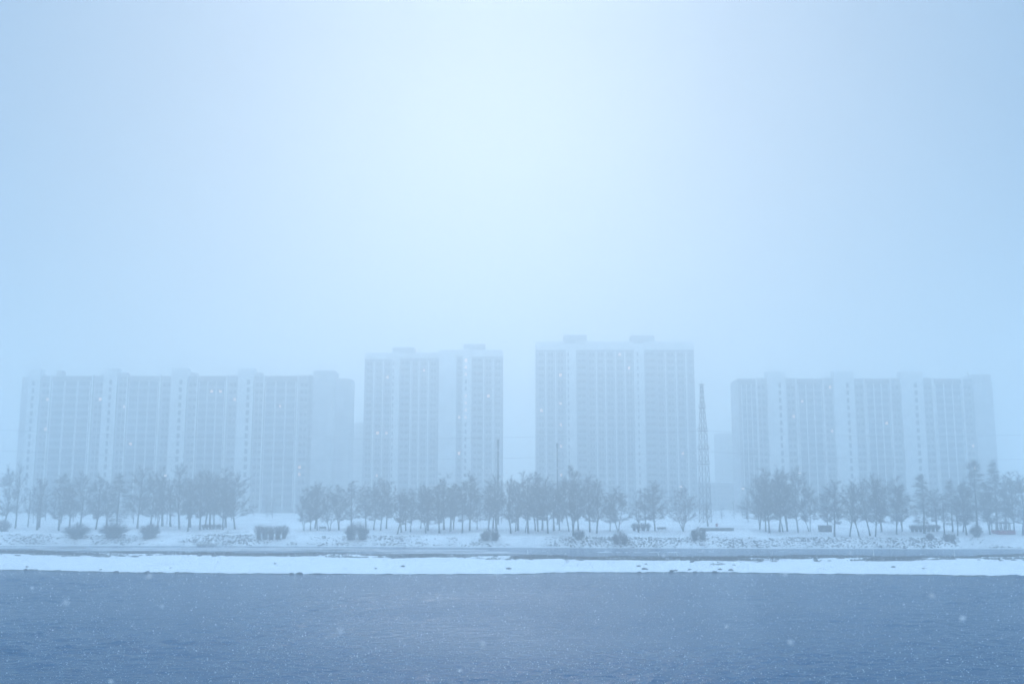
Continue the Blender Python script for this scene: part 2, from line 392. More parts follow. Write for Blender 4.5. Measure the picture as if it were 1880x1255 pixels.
def stake(u, v0, v1, label):
    Y = plane_y(v1, .8); p = at(u, v1, Y); z = isl_z(p.x, Y); hgt = (v1 - v0) * Y / F
    mb = MB(); mb.tube([Vector((p.x, Y, z - .3)), Vector((p.x + .05, Y, z + hgt * .5)), Vector((p.x - .12, Y, z + hgt))], [.09, .08, .06], 6)
    tag(mb.build('marker_stake', 'white_paint'), label, 'stake', 'white stakes along the channel')
for a in ((1604, 1008, 1023, 'tallest white leaning stake on the island crest under the right slab'), (1753, 1011, 1022, 'white stake on the island crest under the twin conical trees'),
          (969, 1009, 1021, 'thin white stake on the crest just right of the broken slab'), (1209, 1012, 1022, 'thin white stake on the crest below the low bench'),
          (1243, 1014, 1022.5, 'short white stake below the many-stemmed low tree'), (1876, 1013, 1018, 'white stake at the far right end of the island crest')): stake(*a)

# ------------------------------------------------------------------ trees
def envelope(kind, t):
    """crown half width at relative crown height t (0..1), as a share of the full half width"""
    if kind == 'round': return min(1, (t + .1) / .34) ** .6 * (1 if t < .24 else max(.03, (1 - t) / .76) ** .62)
    if kind == 'oval': return min(1, (t + .08) / .4) ** .7 * (1 if t < .32 else max(.03, (1 - t) / .68) ** .72)
    if kind == 'conic': return (1 - t) ** .8 * (.55 + .45 * min(1, t * 5))
    if kind == 'column': return max(.06, math.sin(math.pi * (t * .92 + .06)) ** .45)
    if kind == 'spread': return max(0, math.sin(math.pi * min(1, t * .75 + .2)) ** .8)
    return 1
def make_tree(kind, H, W, zb, seed, stems=1, nprim=20, nsec=7, ntw=14, lean=0.0, twig_r=.0145):
    """returns (trunk mesh builder, crown mesh builder); H height, W half width, zb bottom of the crown"""
    rnd = random.Random(seed); trunk = MB(); crown = MB()
    axes = []
    for s in range(stems):
        off = Vector((rnd.gauss(0, .12), rnd.gauss(0, .12), 0)) if stems > 1 else Vector((0, 0, 0))
        a0 = rnd.uniform(0, 6.28) + s * 2.4
        spread = (W * .55 if stems > 1 else W * .08)
        top = Vector((math.cos(a0) * spread + lean * H, math.sin(a0) * spread, H * (.93 if stems == 1 else rnd.uniform(.78, .93))))
        pts = [off + Vector((0, 0, -.4))]; n = 9
        bend = Vector((rnd.gauss(0, .12), rnd.gauss(0, .12), 0)) * W * .5
        for i in range(1, n + 1):
            t = i / n
            pts.append(off + Vector((top.x * t, top.y * t, top.z * t)) + bend * math.sin(math.pi * t) + Vector((rnd.gauss(0, .05), rnd.gauss(0, .05), 0)) * (H * .04))
        r0 = H * .0145 * (1 if stems == 1 else .72)
        rads = [r0 * 1.25] + [max(.025, r0 * (1 - .92 * i / n)) for i in range(1, n + 1)]
        cut = max(2, int(n * (zb / H) + 3)) if kind != 'conic' else n
        trunk.tube(pts[:cut + 1], rads[:cut + 1], 7)
        if cut < n: crown.tube(pts[cut:], rads[cut:], 5)
        axes.append((pts, rads))
    def axis_point(ax, z):
        pts, rads = ax
        for i in range(len(pts) - 1):
            if pts[i + 1].z >= z:
                t = (z - pts[i].z) / max(1e-4, pts[i + 1].z - pts[i].z)
                return pts[i].lerp(pts[i + 1], t), rads[i] + (rads[i + 1] - rads[i]) * t
        return pts[-1].copy(), rads[-1]
    twigs = 0
    for i in range(nprim * stems if stems < 3 else int(nprim * stems * .7)):
        ax = axes[i % stems]
        t = (i + rnd.random()) / (nprim * stems if stems < 3 else nprim * stems * .7)
        if kind == 'conic':
            zt = zb + (H - zb) * t; zs = zt - W * .1 * (1 - t)
        else:
            zt = zb + (H - zb) * (t * .97 + .02); zs = zb * .85 + (H * .8 - zb * .85) * max(0, t - .18 * rnd.random() - .12)
        te = (zt - zb) / (H - zb)
        rad = W * envelope(kind, te) * rnd.uniform(.72, 1.08)
        az = i * 2.399 + rnd.uniform(-.5, .5)
        st, sr = axis_point(ax, zs)
        cx = lean * zt
        en = Vector((cx + math.cos(az) * rad, math.sin(az) * rad, zt + rnd.gauss(0, .02) * H))
        mid = st.lerp(en, .5) + Vector((0, 0, (-.03 if kind == 'conic' else .05) * H * rnd.random())) + Vector((rnd.gauss(0, .03), rnd.gauss(0, .03), 0)) * W
        pr = max(.016, min(sr * .42, .009 * (en - st).length + .016))
        P = [st, st.lerp(mid, .55) + Vector((0, 0, .01 * H)), mid, mid.lerp(en, .55), en]
        crown.tube(P, [pr, pr * .85, pr * .65, pr * .45, .012], 4, False)
        L = (en - st).length
        for j in range(nsec):
            q = rnd.uniform(.25, 1.0); k = min(3, int(q * 4)); bpt = P[k].lerp(P[k + 1], q * 4 - k)
            d = (en - st).normalized()
            sd = (d * .7 + Vector((rnd.gauss(0, .75), rnd.gauss(0, .75), rnd.gauss(.25 if kind != 'conic' else -.05, .45)))).normalized()
            sl = (.18 + .3 * rnd.random()) * max(1.2, min(L, W * 1.2)) * (1.2 if kind == 'conic' else 1)
            e2 = bpt + sd * sl; m2 = bpt.lerp(e2, .5) + Vector((0, 0, .06 * sl))
            crown.tube([bpt, m2, e2], [max(.014, pr * .4), .014, .009], 3, False)
            for w in range(ntw):
                q2 = rnd.uniform(.15, 1.0); b2 = bpt.lerp(m2, q2 * 2) if q2 < .5 else m2.lerp(e2, q2 * 2 - 1)
                td = (sd * .6 + Vector((rnd.gauss(0, .7), rnd.gauss(0, .7), rnd.gauss(.35 if kind != 'conic' else -.1, .5)))).normalized()
                tl = rnd.uniform(.3, .95) * (H / 13)
                e3 = b2 + td * tl
                # a twig is a thin tapered three sided spike
                u = td.orthogonal().normalized() * twig_r; v2 = td.cross(u)
                crown.add([b2 + u, b2 - u * .5 + v2 * .87, b2 - u * .5 - v2 * .87, e3], [(0, 1, 3), (1, 2, 3), (2, 0, 3)])
                for s2 in range(2):
                    b3 = b2.lerp(e3, rnd.uniform(.2, .9)); e4 = b3 + (td * .5 + Vector((rnd.gauss(0, .7), rnd.gauss(0, .7), rnd.gauss(.2, .6)))).normalized() * tl * .55
                    u2 = (e4 - b3).orthogonal().normalized() * twig_r * .75
                    crown.add([b3 + u2, b3 - u2, e4], [(0, 1, 2)])
    return trunk, crown
SPEC = {  # kind: list of (shape, H, W, zb, stems, nprim, nsec, ntw, lean, twig material)
    'round': [('round', 12, 3.6, 2.5, 1, 19, 10, 19, 0, 'twig'), ('round', 12, 3.6, 2.2, 2, 10, 10, 19, .02, 'twig'), ('oval', 12, 3.4, 2.4, 1, 19, 10, 19, 0, 'twig')],
    'oval': [('oval', 13, 2.7, 2.6, 1, 20, 9, 18, 0, 'twig'), ('oval', 13, 2.7, 2.8, 2, 10, 9, 18, -.02, 'twig'), ('column', 13, 2.5, 3, 1, 20, 9, 18, .02, 'twig')],
    'column': [('column', 13, 1.7, 3, 1, 24, 6, 11, 0, 'twig'), ('column', 13, 1.6, 3.5, 1, 22, 6, 10, .03, 'twig')],
    'conic': [('conic', 15, 3.3, 2.2, 1, 54, 6, 11, 0, 'needle'), ('conic', 15, 3.0, 2.6, 1, 50, 6, 11, .01, 'needle')],
    'lean': [('oval', 11, 2.6, 3, 1, 22, 7, 12, .12, 'twig'), ('round', 11, 2.8, 3, 2, 11, 8, 12, .09, 'twig')],
    'spread': [('spread', 8, 4, 1.6, 5, 12, 6, 11, 0, 'red_twig')],
    'thin': [('column', 7, 1.0, 2.2, 1, 12, 4, 7, 0, 'twig')],
    'airy': [('oval', 13, 3.0, 2.6, 1, 20, 5, 9, 0, 'twig'), ('column', 14, 2.2, 3, 2, 11, 5, 9, 0, 'twig')],
}
LIB = {}
sd = 1
for k, rows in SPEC.items():
    LIB[k] = []
    for (shape, H, W, zb, stems, npr, ns, nw, lean, tm) in rows:
        sd += 1
        t, c = make_tree(shape, H, W, zb, sd * 31, stems, npr, ns, nw, lean)
        LIB[k].append((t.mesh('trunk', 'bark', True), c.mesh('crown', tm), H, W))
TREES = [  # u, v of the foot, v of the top, crown width, kind, label
 (8, 967, 866, 44, 'oval', 'bare tree cut by the left edge of the picture'),
 (28, 970, 857, 44, 'airy', 'tall loose-crowned bare tree, tallest at the left end'),
 (51, 967, 896, 22, 'thin', 'thin sapling between the two leftmost tall trees'),
 (66, 973, 876, 34, 'airy', 'slim bare tree with two close trunks, its nearer trunk, left end'),
 (72, 968, 884, 26, 'column', 'slim bare tree with two close trunks, its farther trunk, left end'),
 (107, 974, 878, 48, 'oval', 'bushy bare tree just left of the first embankment bush'),
 (128, 968, 885, 36, 'oval', 'bare tree over the left shoulder of the first big bush'),
 (146, 970, 874, 52, 'round', 'dense bare tree right behind the first big embankment bush'),
 (176, 972, 878, 38, 'oval', 'bare tree standing in the gap between the first and second big bush'),
 (196, 966, 890, 34, 'oval', 'smaller bare tree behind the left side of the second big bush'),
 (214, 970, 876, 58, 'conic', 'dark conical tree right behind the second big bush'),
 (252, 970, 864, 42, 'oval', 'tall bare tree with thick trunk left of the third bush'),
 (276, 967, 876, 40, 'oval', 'bare tree directly above the third embankment bush'),
 (289, 970, 868, 46, 'round', 'dense bare tree over the right half of the third bush'),
 (298, 965, 880, 34, 'column', 'slim bare tree just right of the third bush'),
 (313, 966, 886, 30, 'column', 'slender bare tree between third bush and tall tree by the slab stair tower'),
 (330, 971, 860, 48, 'oval', 'tallest bare tree left of the stairs, before the third stair tower'),
 (345, 975, 880, 36, 'oval', 'bare tree whose foot is nearest the water left of the stairs'),
 (349, 968, 885, 32, 'column', 'bare tree close behind the one nearest the water left of the stairs'),
 (367, 972, 868, 44, 'oval', 'bare tree at the left end of the low hedge'),
 (376, 969, 872, 38, 'oval', 'second bare tree along the low hedge left of the stairs'),
 (385, 965, 880, 32, 'column', 'thin bare tree behind the middle of the low hedge'),
 (393, 966, 874, 36, 'oval', 'bare tree behind the right half of the low hedge'),
 (409, 972, 866, 50, 'round', 'bare tree at the right end of the low hedge above the stairs'),
 (414, 968, 882, 34, 'column', 'slim trunk close behind the tree at the hedge end'),
 (432, 971, 876, 62, 'round', 'wide round bare tree ending the row right of the stairs'),
 (558, 974, 906, 34, 'round', 'low bare tree at the left edge of the clump after the big clearing'),
 (570, 973, 896, 40, 'round', 'bare tree second in the clump right of the three-stem hedge'),
 (578, 970, 893, 38, 'oval', 'bare tree in the middle of the clump beside the bench'),
 (583, 973, 892, 48, 'round', 'bare tree with its trunk just left of the bench'),
 (606, 974, 900, 42, 'round', 'bare tree with thick trunk between the bench and the round bush'),
 (622, 973, 896, 38, 'oval', 'bare tree just left of the large round bush'),
 (645, 970, 887, 56, 'round', 'high round bare tree behind the large round bush'),
 (672, 968, 896, 36, 'oval', 'bare tree at the right shoulder of the large round bush'),
 (686, 972, 892, 34, 'oval', 'first bare trunk right of the large round bush, left tower corner'),
 (698, 974, 884, 38, 'oval', 'bare tree under the left corner of the smaller tower'),
 (709, 970, 888, 36, 'oval', 'bare tree second under the left corner of the smaller tower'),
 (729, 980, 906, 44, 'lean', 'bare tree with a trunk leaning right in front of the smaller tower'),
 (737, 977, 908, 32, 'oval', 'straight bare tree just right of the leaning trunk'),
 (745, 974, 915, 22, 'thin', 'thin young tree right of the leaning trunk, smaller tower'),
 (753, 976, 902, 32, 'oval', 'slim bare tree under the left machine room of the smaller tower'),
 (772, 970, 896, 38, 'round', 'hazy bare tree set back left of the smaller tower blank wall'),
 (781, 979, 900, 46, 'round', 'bare tree in front of the right part of the wing left of the blank wall'),
 (786, 974, 896, 42, 'oval', 'bare tree close behind the one left of the blank wall'),
 (807, 978, 892, 44, 'oval', 'bare tree before the blank pale wall of the smaller tower'),
 (815, 972, 876, 34, 'column', 'narrow upright bare tree rising highest before the blank pale wall'),
 (827, 975, 890, 32, 'column', 'narrow bare tree at the right edge of the blank pale wall'),
 (833, 971, 896, 32, 'oval', 'hazy bare tree just right of the blank pale wall'),
 (849, 978, 890, 38, 'oval', 'bare tree under the column of lit stair windows'),
 (862, 974, 876, 48, 'oval', 'tall bare tree right of the lit stair windows, smaller tower'),
 (876, 972, 900, 34, 'round', 'low bare tree left of the two-lobed bush'),
 (896, 972, 896, 36, 'oval', 'bare tree behind the left lobe of the two-lobed bush'),
 (905, 970, 878, 38, 'oval', 'tall bare tree behind the two-lobed bush left of the dark mast'),
 (912, 974, 892, 34, 'column', 'slim bare tree touching the dark mast'),
 (938, 979, 884, 40, 'oval', 'bare tree in the sky gap between the towers, first right of the mast'),
 (946, 975, 888, 34, 'oval', 'bare tree second right of the dark mast between the towers'),
 (951, 974, 882, 32, 'column', 'slim bare tree third right of the dark mast between the towers'),
 (964, 977, 894, 32, 'lean', 'bare tree with a curved leaning trunk in the gap between towers'),
 (970, 979, 873, 40, 'oval', 'tallest bare tree of the gap, left corner of the large tower'),
 (983, 974, 880, 36, 'oval', 'bare tree at the left corner of the large tower'),
 (988, 976, 874, 34, 'oval', 'thick-trunked bare tree just inside the large tower left corner'),
 (996, 973, 890, 32, 'column', 'thin bare tree third inside the large tower left corner'),
 (1006, 979, 882, 42, 'oval', 'bare tree with foot nearest the water left of the faint mast'),
 (1017, 974, 890, 32, 'column', 'slim bare tree just left of the faint mast'),
 (1027, 973, 894, 32, 'oval', 'bare tree just right of the faint mast'),
 (1045, 975, 882, 36, 'lean', 'slightly leaning bare tree left of the tall one by the small bush'),
 (1052, 984, 864, 50, 'oval', 'tall thick-trunked bare tree at the left side of the small bush, large tower'),
 (1062, 973, 884, 36, 'oval', 'bare tree rising behind the small bush, large tower'),
 (1083, 976, 878, 46, 'oval', 'bare tree with thick trunk between the two slope bushes, large tower'),
 (1095, 979, 886, 40, 'oval', 'bare tree leaning left between the two slope bushes'),
 (1120, 974, 910, 38, 'round', 'bare tree left of the lowest slope bush'),
 (1136, 975, 900, 54, 'round', 'dense bare tree above the lowest slope bush'),
 (1172, 977, 920, 24, 'thin', 'young thin tree in front of the low hedge, large tower'),
 (1185, 968, 900, 44, 'round', 'hazy bare tree behind the low hedge, large tower'),
 (1203, 974, 890, 60, 'round', 'wide bare tree with thick trunk left of the bench, large tower'),
 (1254, 975, 902, 62, 'spread', 'low tree with many splayed stems near the right end of the large tower'),
 (1300, 966, 922, 26, 'thin', 'lone young tree standing at the lattice mast behind the low wall'),
 (1396, 972, 880, 60, 'round', 'bare tree at the left edge of the tall clump before the right slab'),
 (1406, 976, 866, 52, 'round', 'thick-trunked tall bare tree in the clump before the right slab'),
 (1413, 978, 886, 40, 'oval', 'thin-trunked bare tree beside the thickest trunk, right slab clump'),
 (1431, 976, 868, 46, 'oval', 'bare tree in the middle of the tall clump, straight trunk, right slab'),
 (1438, 976, 878, 40, 'lean', 'bare tree with leaning trunk in the middle of the right slab clump'),
 (1446, 975, 872, 44, 'oval', 'bare tree right of the leaning trunk, right slab clump'),
 (1466, 977, 866, 54, 'round', 'tall bare tree second from the right of the right slab clump'),
 (1487, 975, 892, 42, 'round', 'lower bare tree ending the right slab clump'),
 (1520, 972, 900, 40, 'round', 'bare tree rising behind the dark shed'),
 (1532, 985, 888, 44, 'oval', 'bare tree in front of the right end of the dark shed'),
 (1560, 985, 890, 48, 'lean', 'forked bare tree with splayed trunks right of the shed'),
 (1578, 985, 896, 44, 'lean', 'bare tree leaning left, second right of the shed'),
 (1598, 983, 888, 46, 'lean', 'bare tree leaning left, third right of the shed'),
 (1607, 985, 878, 50, 'round', 'straight bare tree with foot nearest the water under the right slab'),
 (1619, 976, 884, 44, 'oval', 'bare tree just right of the straight one under the right slab'),
 (1647, 980, 885, 60, 'round', 'broad bare tree left of the long dark hedge'),
 (1657, 975, 896, 40, 'oval', 'slim bare tree between the broad tree and the long dark hedge'),
 (1697, 979, 876, 52, 'conic', 'pointed conical tree in front of the long dark hedge'),
 (1720, 974, 902, 36, 'oval', 'bare tree behind the right end of the long dark hedge'),
 (1734, 982, 910, 28, 'thin', 'thin young tree at the right end of the long dark hedge'),
 (1749, 976, 886, 44, 'conic', 'small conical tree with straight trunk right of the long dark hedge'),
 (1758, 984, 916, 24, 'thin', 'thin young tree nearest the water right of the hedge'),
 (1768, 976, 896, 42, 'lean', 'bare tree with V-shaped trunks left of the dark thicket'),
 (1775, 982, 890, 42, 'oval', 'bare tree just left of the dark thicket'),
 (1795, 980, 851, 62, 'conic', 'very tall conical tree behind the dark thicket'),
 (1817, 981, 892, 42, 'oval', 'bare tree between the dark thicket and the red pavilion'),
 (1831, 974, 854, 54, 'conic', 'very tall conical tree left of the red pavilion'),
 (1847, 970, 882, 42, 'oval', 'bare tree rising behind the red pavilion'),
 (1862, 974, 872, 48, 'round', 'tall bare tree at the right side of the red pavilion'),
 (1878, 982, 878, 46, 'oval', 'bare tree cut by the right edge of the picture'),
]
cnt = {}
NAME = {'conic': 'conical_tree', 'thin': 'young_tree'}
for (u, v, vt, w, kind, label) in TREES:
    Y = ground_y(u, v); p = at(u, v, Y); z = ground_z(p.x, Y)
    i = cnt.get(kind, 0); cnt[kind] = i + 1
    tm, cm, H, W = LIB[kind][i % len(LIB[kind])]
    hz = (vz(vt, Y) - z) * 1.05; sz = hz / H; sx = (w * 1.1 * Y / F / 2) / W
    sx = max(sx, sz * .5)
    o = empty(NAME.get(kind, 'bare_tree'), (p.x, Y, z), label, 'tree', 'bare trees on the embankment')
    rz = random.uniform(0, 6.28)
    if kind == 'lean': rz = random.uniform(-.4, .4) if ('right' in label.split('lean')[-1][:14] or i % 3 == 1) else math.pi + random.uniform(-.4, .4)
    o.rotation_euler = (0, 0, rz); o.scale = (sx, sx, sz)
    part('trunk', tm, o); part('crown', cm, o)

# far wood behind the park, read as one mass
def far_wood():
    rnd = random.Random(5); mb = MB(); protos = []
    for s in range(4):
        t, c = make_tree('round' if s % 2 else 'oval', 11, 3.4, 1.5, 900 + s, 1, 13, 5, 6, 0, .028)
        c.add(t.v, t.f); protos.append(c)
    for k in range(64):
        Y = rnd.uniform(300, 338); u = rnd.uniform(-40, 1920)
        if 470 < u < 560 or 1310 < u < 1370: Y = rnd.uniform(322, 338)
        p = at(u, 950, Y); z = ground_z(p.x, Y); c = rnd.choice(protos); a = rnd.uniform(0, 6.28); s = rnd.uniform(.5, .85); ca, sa = math.cos(a) * s, math.sin(a) * s
        if 1270 < u < 1375: s *= .8
        mb.add([(p.x + x * ca - y * sa, Y + x * sa + y * ca, z + zz * s) for x, y, zz in c.v], c.f)
    tag(mb.build('far_woods', 'twig'), kind='stuff', label='hazy belt of bare trees between the park and the buildings')
far_wood()

# ------------------------------------------------------------------ bushes and hedges
def make_bush(w, h, seed, lobes=1, n=260, m='twig', d=None):
    """a rounded shrub: stems fan out of one or more root points, twigs fill the dome"""
    rnd = random.Random(seed); st = MB(); tw = MB(); d = d or w * .7
    for k in range(n):
        px_ = rnd.uniform(-1, 1); py_ = rnd.uniform(-1, 1)
        if px_ * px_ + py_ * py_ > 1: px_, py_ = px_ * .7, py_ * .7
        rr = min(1, math.hypot(px_, py_)) if lobes < 4 else min(1, max(abs(px_) ** 5, abs(py_)))
        dome = 1 - (.6 if lobes < 4 else .3) * rr ** 2.4 + .12 * noise.noise(Vector((px_ * 2.5, py_ * 2.5, seed)))
        e = Vector((px_ * w * .5, py_ * d * .5, h * dome * (1 - .45 * rnd.random() ** 1.6)))
        if lobes > 1:
            lo = max(0, min(lobes - 1, int((px_ + rnd.gauss(0, .55 / lobes) + 1) / 2 * lobes))); cx = ((lo + .5) / lobes - .5) * w * .82; lw = w / lobes
        else: cx, lw = 0, w * .8
        b0 = Vector((cx + rnd.gauss(0, lw * .12), rnd.gauss(0, d * .1), -.1))
        mid = b0.lerp(e, .5) + Vector((0, 0, .1 * h))
        (st if k % 6 == 0 else tw).tube([b0, mid, e], [.03, .022, .01], 3, False)
        for j in range(9):
            q = rnd.uniform(.25, 1); bp_ = b0.lerp(mid, q * 2) if q < .5 else mid.lerp(e, q * 2 - 1)
            td = ((e - b0).normalized() * .7 + Vector((rnd.gauss(0, .6), rnd.gauss(0, .6), rnd.gauss(.1, .5)))).normalized()
            e3 = bp_ + td * rnd.uniform(.25, .7) * min(1, h / 2)
            if e3.z < .02: continue
            uu = td.orthogonal().normalized() * .016; vv = td.cross(uu)
            tw.add([bp_ + uu, bp_ - uu * .5 + vv * .87, bp_ - uu * .5 - vv * .87, e3], [(0, 1, 3), (1, 2, 3), (2, 0, 3)])
    return st.mesh('stems', 'bark'), tw.mesh('twigs', m)
def bush(u, v, vt, w, label, lobes=1, m='twig', n=260, name='bush', d=None, seed=0):
    Y = ground_y(u, v); p = at(u, v, Y); z = ground_z(p.x, Y); W = w * Y / F; H = (v - vt) * Y / F
    s, t = make_bush(W, H, int(u * 3 + seed), lobes, n, m, d)
    o = empty(name, (p.x, Y, z), label, 'bush', 'bushes on the embankment slope')
    part('stems', s, o); part('twigs', t, o)
bush(6, 975, 953, 34, 'rounded bush cut by the left edge of the picture', 1, 'red_twig', 260)
bush(141, 987, 958, 56, 'big spreading bush on the slope, first of three before the left slab', 1, 'twig', 460)
bush(208, 987, 955, 60, 'big spreading bush on the slope, second of three before the left slab', 1, 'twig', 480)
bush(274, 987, 959, 46, 'big bush on the slope nearest the stairs, third of three', 1, 'red_twig', 380)
bush(655, 990, 957, 50, 'large round twin-stemmed bush standing alone before the gap of slab and tower', 2, 'twig', 520)
bush(900, 992, 970, 40, 'two-lobed bush on the slope below the dark mast', 2, 'twig', 320)
bush(1063, 990, 972, 27, 'small bush on the slope at the foot of the tall thick tree', 1, 'twig', 200)
bush(1139, 998, 974, 34, 'lowest reddish bush on the slope, before the large tower', 2, 'red_twig', 300)
bush(1283, 991, 967, 34, 'goblet-shaped bush at the end of the low concrete wall', 2, 'twig', 320)
bush(1708, 992, 978, 17, 'small bush on the slope left of the two-lobed one, right slab', 1, 'red_twig', 130)
bush(1743, 993, 979, 28, 'small two-lobed reddish bush on the slope under the right slab', 2, 'red_twig', 170)
bush(1793, 985, 961, 26, 'dark dense thicket left of the red pavilion', 1, 'twig', 300, 'thicket')
bush(498, 989, 964, 68, 'clipped flat-topped hedge with several stems in the clearing right of the stairs', 5, 'red_twig', 620, 'hedge', 2.2)
bush(389, 971, 962, 42, 'low hedge among tree trunks above the stairs', 6, 'red_twig', 300, 'hedge', 1.2)
bush(1177, 974, 960, 40, 'low hazy hedge in front of the large tower', 4, 'twig', 260, 'hedge', 1.6)
bush(1698, 975, 963, 62, 'long dark hedge under the pointed conical tree', 7, 'twig', 560, 'hedge', 1.6)

# ------------------------------------------------------------------ stairs on the embankment
def stairs():
    u0, u1 = 378, 414; Yt = ground_y(400, 978); Yb = ground_y(396, 999)
    xc = at(395, 988, (Yt + Yb) / 2).x; hw = (u1 - u0) * Yb / F / 2
    zt, zb = ground_z(xc + 1, Yt) + .1, max(.25, ground_z(xc, Yb))
    o = empty('stairs', (xc, Yb, zb), 'snow covered concrete stairs with two slanting parapets on the embankment', 'stairs')
    n = 13; mb = MB(); L = Yt - Yb; Hh = zt - zb; pr = [(0, -.4)]
    for i in range(n): pr += [(L * i / n, Hh * (i + 1) / n), (L * (i + 1) / n, Hh * (i + 1) / n)]
    pr += [(L, -.4)]
    m = len(pr); sk = .32
    mb.add([(-hw + y * sk, y, z) for y, z in pr] + [(hw + y * sk, y, z) for y, z in pr],
           [(i, m + i, m + i + 1, i + 1) for i in range(m - 1)] + [tuple(range(m)), tuple(reversed(range(m, 2 * m)))])
    mb.build('flight', 'concrete', o)
    for s in (-1, 1):
        p = MB(); w = .4; x = s * (hw + w / 2 + .01)
        q = [(0, -.4), (L, -.4 + Hh * .7), (L, Hh + .55), (L * .9, Hh + .55), (0, .6)]
        k = len(q)
        p.add([(x - w / 2 + y * sk, y, z) for y, z in q] + [(x + w / 2 + y * sk, y, z) for y, z in q],
              [(i, (i + 1) % k, k + (i + 1) % k, k + i) for i in range(k)] + [tuple(reversed(range(k))), tuple(range(k, 2 * k))])
        p.build('parapet', 'snow', o)
    d = MB(); d.box(-hw, hw, -.5, -.01, -.4, .05); d.build('landing', 'concrete', o)
stairs()

# ------------------------------------------------------------------ park furniture
def bench(u, v, w, label):
    Y = ground_y(u, v); p = at(u, v, Y); z = ground_z(p.x, Y); L = w * Y / F
    o = empty('park_bench', (p.x, Y, z), label, 'bench')
    mb = MB()
    for k in range(3): mb.box(-L / 2, L / 2, -.3 + k * .19, -.15 + k * .19, .42, .47)
    mb.box(-L / 2, L / 2, -.3, .23, .38, .418); mb.build('seat', 'timber', o)
    mb = MB(); mb.box(-L / 2, L / 2, .235, .29, .38, .9); mb.build('backrest', 'timber', o)
    for s in (-1, 1):
        mb = MB(); mb.box(s * L * .38 - .06, s * L * .38 + .06, -.25, .2, -.2, .379); mb.build('leg', 'concrete', o)
bench(592, 972, 13, 'dark park bench between bare trunks right of the clearing')
bench(1215, 974, 16, 'long low park bench right of the wide thick-trunked tree')

Y = ground_y(1313, 974); a, c = at(1284, 974, Y).x, at(1347, 974, Y).x; xm = (a + c) / 2; z = ground_z(xm, Y)
o = empty('low_wall', (xm, Y, z), 'long low grey concrete wall behind the goblet-shaped bush', 'wall')
hw = (c - a) / 2
mb = MB(); mb.box(-hw, hw, -.25, .25, -.4, .72); mb.build('wall_body', 'rubble', o)
mb = MB(); mb.box(-hw - .1, hw + .1, -.34, .34, .722, .84); mb.build('coping', 'concrete', o)

def shed():
    Y = ground_y(1517, 976); p = at(1517, 976, Y); z = ground_z(p.x, Y); w = 21 * Y / F; h = 1.55
    o = empty('shed', (p.x, Y, z), 'low dark shed with flat roof among trunks before the right slab', 'shed')
    mb = MB(); mb.box(-w / 2, w / 2, 0, 1.8, -.4, h); mb.build('wall', 'timber', o)
    mb = MB(); mb.box(-w / 2 - .15, w / 2 + .15, -.2, 2, h + .002, h + .14); mb.build('roof', 'felt_and_gap_shade', o)
    mb = MB(); mb.box(-.4, .35, -.05, -.003, -.1, 1.35); mb.build('door', 'dark_metal', o)
shed()
def kiosk():
    Y = ground_y(1848, 981); p = at(1848, 981, Y); z = ground_z(p.x, Y); w = 31 * Y / F; h = 2.75; d = 3.2
    o = empty('pavilion', (p.x, Y, z), 'small open pavilion with red parapet and dark posts', 'pavilion')
    mb = MB(); mb.box(-w / 2, w / 2, 0, d, -.4, .06); mb.build('floor_slab', 'concrete', o)
    mb = MB()
    mb.box(-w / 2, w / 2, -.08, -.002, .02, 1.05); mb.box(-w / 2, w / 2, d + .002, d + .08, .02, 1.05)
    mb.box(-w / 2 - .08, -w / 2 - .002, -.08, d + .08, .02, 1.05); mb.box(w / 2 + .002, w / 2 + .08, -.08, d + .08, .02, 1.05)
    mb.build('parapet', 'red_paint', o)
    for i in range(5):
        for y in (.06, d - .06):
            mb = MB(); x = -w / 2 + .06 + (w - .12) * i / 4; mb.box(x - .1, x + .1, y - .1 + (.05 if y < 1 else -.05), y + .1 + (.05 if y < 1 else -.05), .062, h); mb.build('post', 'dark_metal', o)
    mb = MB()
    mb.box(-w / 2 - .05, w / 2 + .05, 0, .14, h + .002, h + .2); mb.box(-w / 2 - .05, w / 2 + .05, d - .14, d, h + .002, h + .2)
    mb.build('beam', 'dark_metal', o)
    for i in range(5):
        x = -w / 2 + .2 + (w - .4) * i / 4
        mb = MB(); mb.tube([Vector((x, -.1, h + .26)), Vector((x, d * .5, h + .5)), Vector((x, d + .1, h + .26))], [.055] * 3, 5); mb.build('rafter', 'dark_metal', o)
    mb = MB(); mb.box(-w / 2 + .1, w / 2 - .1, .2, d - .2, 1.0, 1.06); mb.box(-w / 2 + .3, -w / 2 + .4, .4, d - .4, .06, .998); mb.box(w / 2 - .4, w / 2 - .3, .4, d - .4, .06, .998)
    mb.build('table', 'timber', o)
kiosk()
def small_sign(u, v, label):
    Y = ground_y(u, v); p = at(u, v, Y); z = ground_z(p.x, Y)
    o = empty('litter_bin', (p.x, Y, z), label, 'bin')
    mb = MB(); mb.tube([Vector((0, 0, -.1)), Vector((0, 0, .75)), Vector((0, 0, .85))], [.28, .36, .33], 10); mb.build('bin_body', 'red_paint', o)
    mb = MB(); mb.tube([Vector((0, 0, .852)), Vector((0, 0, .92)), Vector((0, 0, .98))], [.34, .3, .12], 10); mb.build('snow_cap', 'snow', o)
small_sign(1316, 966, 'small red bin on the snow behind the low concrete wall')

